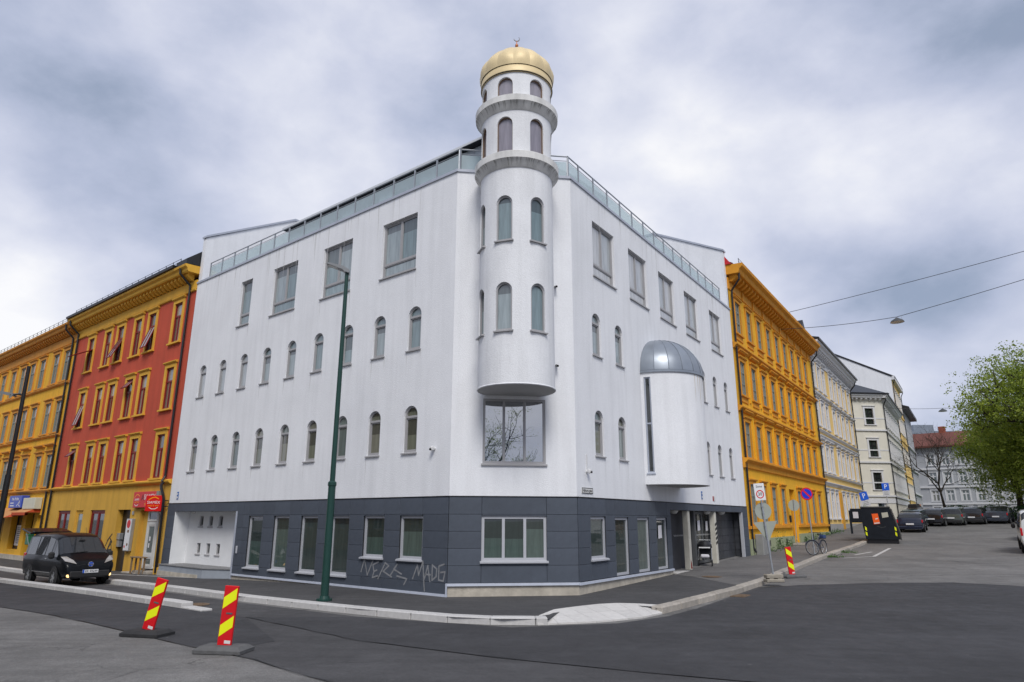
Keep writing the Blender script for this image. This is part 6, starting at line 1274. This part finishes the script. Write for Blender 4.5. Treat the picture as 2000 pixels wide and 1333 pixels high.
tree(53.5, 71, 11, 1.0, 'spring-green park tree behind the big one', 32000, .09, 23, trunk_r=.17, clear=.13)
tree(46.3, 73.5, 10.2, .85, 'bare dark-branched tree beside the far cars', 0, .1, 31, trunk_r=.15, clear=.28, levels=5)
rnd = random.Random(3); hd_ = MB()
for i in range(9000): u_ = rnd.uniform(0, 22); leaf(hd_, Vector((u_, rnd.uniform(-.5, .6), rnd.uniform(0, 1.15)+.1*sin(u_*2))), .09, rnd)
hz0 = g(44.5, 65)
o = ob('hedge', hd_.mesh('hedge', leaf_b), T(42.0, 66.5, hz0+.1, radians(-8)), None, kind='stuff', label='low green hedge along the park edge behind the cars', category='hedge')
sheet('park_lawn', [(40.8, 66.8), (70, 61), (95, 80), (70, 112), (58, 100)], .0, mat('lawn', (.05, .10, .02), .9, .3, 3, .4, 20), 4)
def weed(x, y, n_, r_, h_, lab, off=FOOT):
    rr = random.Random(int(x*100)); m = MB()
    for i in range(n_):
        p = Vector((rr.gauss(0, r_), rr.gauss(0, r_*.6), abs(rr.gauss(0, h_*.5)))); leaf(m, p, rr.uniform(.02, .05), rr)
    s = thing('weed_clump', T(x, y, gz_(x, y, off)), lab, 'weeds', 'weeds along the wall and kerb'); part('leaves', m, leaf_c, s); return s
for u, n_, h_ in ((20.3, 120, .25), (22.1, 300, .7), (24.2, 220, .5), (29.0, 160, .3), (31.2, 200, .35), (33.6, 200, .35), (36.2, 160, .3), (38.6, 200, .3), (40.4, 200, .3)):
    p = FR @ Vector((u, -.22, 0)); lab = {20.3: 'low weeds by the grey cabinet', 22.1: 'tall weed tuft against the green plinth', 24.2: 'bushy weeds under the second cellar vent', 29.0: 'weeds right of the amber house door', 31.2: 'weeds behind the bicycle wheel', 33.6: 'weeds along the far amber plinth', 36.2: 'weeds near the end of the amber house', 38.6: 'weeds at the foot of the drainpipe', 40.4: 'weeds before the pale house'}[u]
    weed(p.x, p.y, n_, .22, h_, lab)
weed(15.3, 33.75, 260, .3, .10, 'flat weeds growing at the kerb beside the bicycle', ROAD+.02); weed(17.2, 36.3, 240, .35, .10, 'flat weeds growing along the kerb toward the container', ROAD+.02)
# trees on the square behind the camera, mirrored in the bay window over the corner
for x_, y_, h_, sd_, lab in ((.5, -19, 10.5, 41, 'young tree on the square, seen mirrored in the corner window, left one'), (6.5, -22, 12.5, 47, 'young tree on the square, seen mirrored in the corner window, right one')):
    tree(x_, y_, h_, 1.0, lab, 9000, .05, sd_, fill=0, trunk_r=.2, clear=.24, group='trees on the square')
tree(54.5, 56.5, 13.5, 1.1, 'spring-green park tree right of the big one, cut by the picture edge', 26000, .11, 61, trunk_r=.35, clear=.13)
# drain, tar seams and scuffs on the carriageway
x, y = 6.55, 20.35
t = MB(); t.box(-.34, .34, -.2, .2, -.02, .004)
for k in range(-4, 5): t.box(k*.07-.02, k*.07+.02, -.17, .17, .004, .016)
ob('drain_grate', t.mesh('drain_grate', iron), T(x, y, gz_(x, y, ROAD+.012), radians(52)), None, label='small iron drain grate at the foot of the right kerb', category='drain')
tar = mat('tar_seam', (.016, .016, .017), .6, .2, 5)
def seam(pts, w, m=tar, off=.016):
    L_ = resample(pts, .5); rr = random.Random(len(pts)); l = []; r = []
    for i, p in enumerate(L_):
        d = (L_[min(i+1, len(L_)-1)]-L_[max(i-1, 0)]).normalized(); n_ = Vector((-d.y, d.x)); j = rr.gauss(0, .025); ww = w*rr.uniform(.5, 1.2); l.append(p+n_*(ww/2+j)); r.append(p-n_*(ww/2-j))
    m_ = MB(); m_.v = [(p.x, p.y, gz_(p.x, p.y, ROAD+off)) for p in l+r]; n = len(l); m_.f = [(i, i+1, n+i+1, n+i) for i in range(n-1)]
    ob('road_seam', m_.mesh('road_seam', m), I4, None, kind='structure')
seam([(-13.2, 18.55), (-8.95, 15.31), (-6.26, 13.17), (-4.12, 11.57), (-2.43, 9.97), (-.6, 8.4), (2, 6.9)], .022)
seam([(-5.98, 16.22), (-2.80, 13.28), (-.30, 11.75), (1.46, 10.92), (2.87, 10.27), (6, 9.0), (12, 7.2)], .022)
seam([(7.7, 22.3), (9.25, 22.86), (11.76, 23.23), (14.38, 23.15), (15.7, 22.0)], .03)
print('OBJECTS', len(bpy.data.objects), 'TRIS', sum(len(m.polygons) for m in bpy.data.meshes))
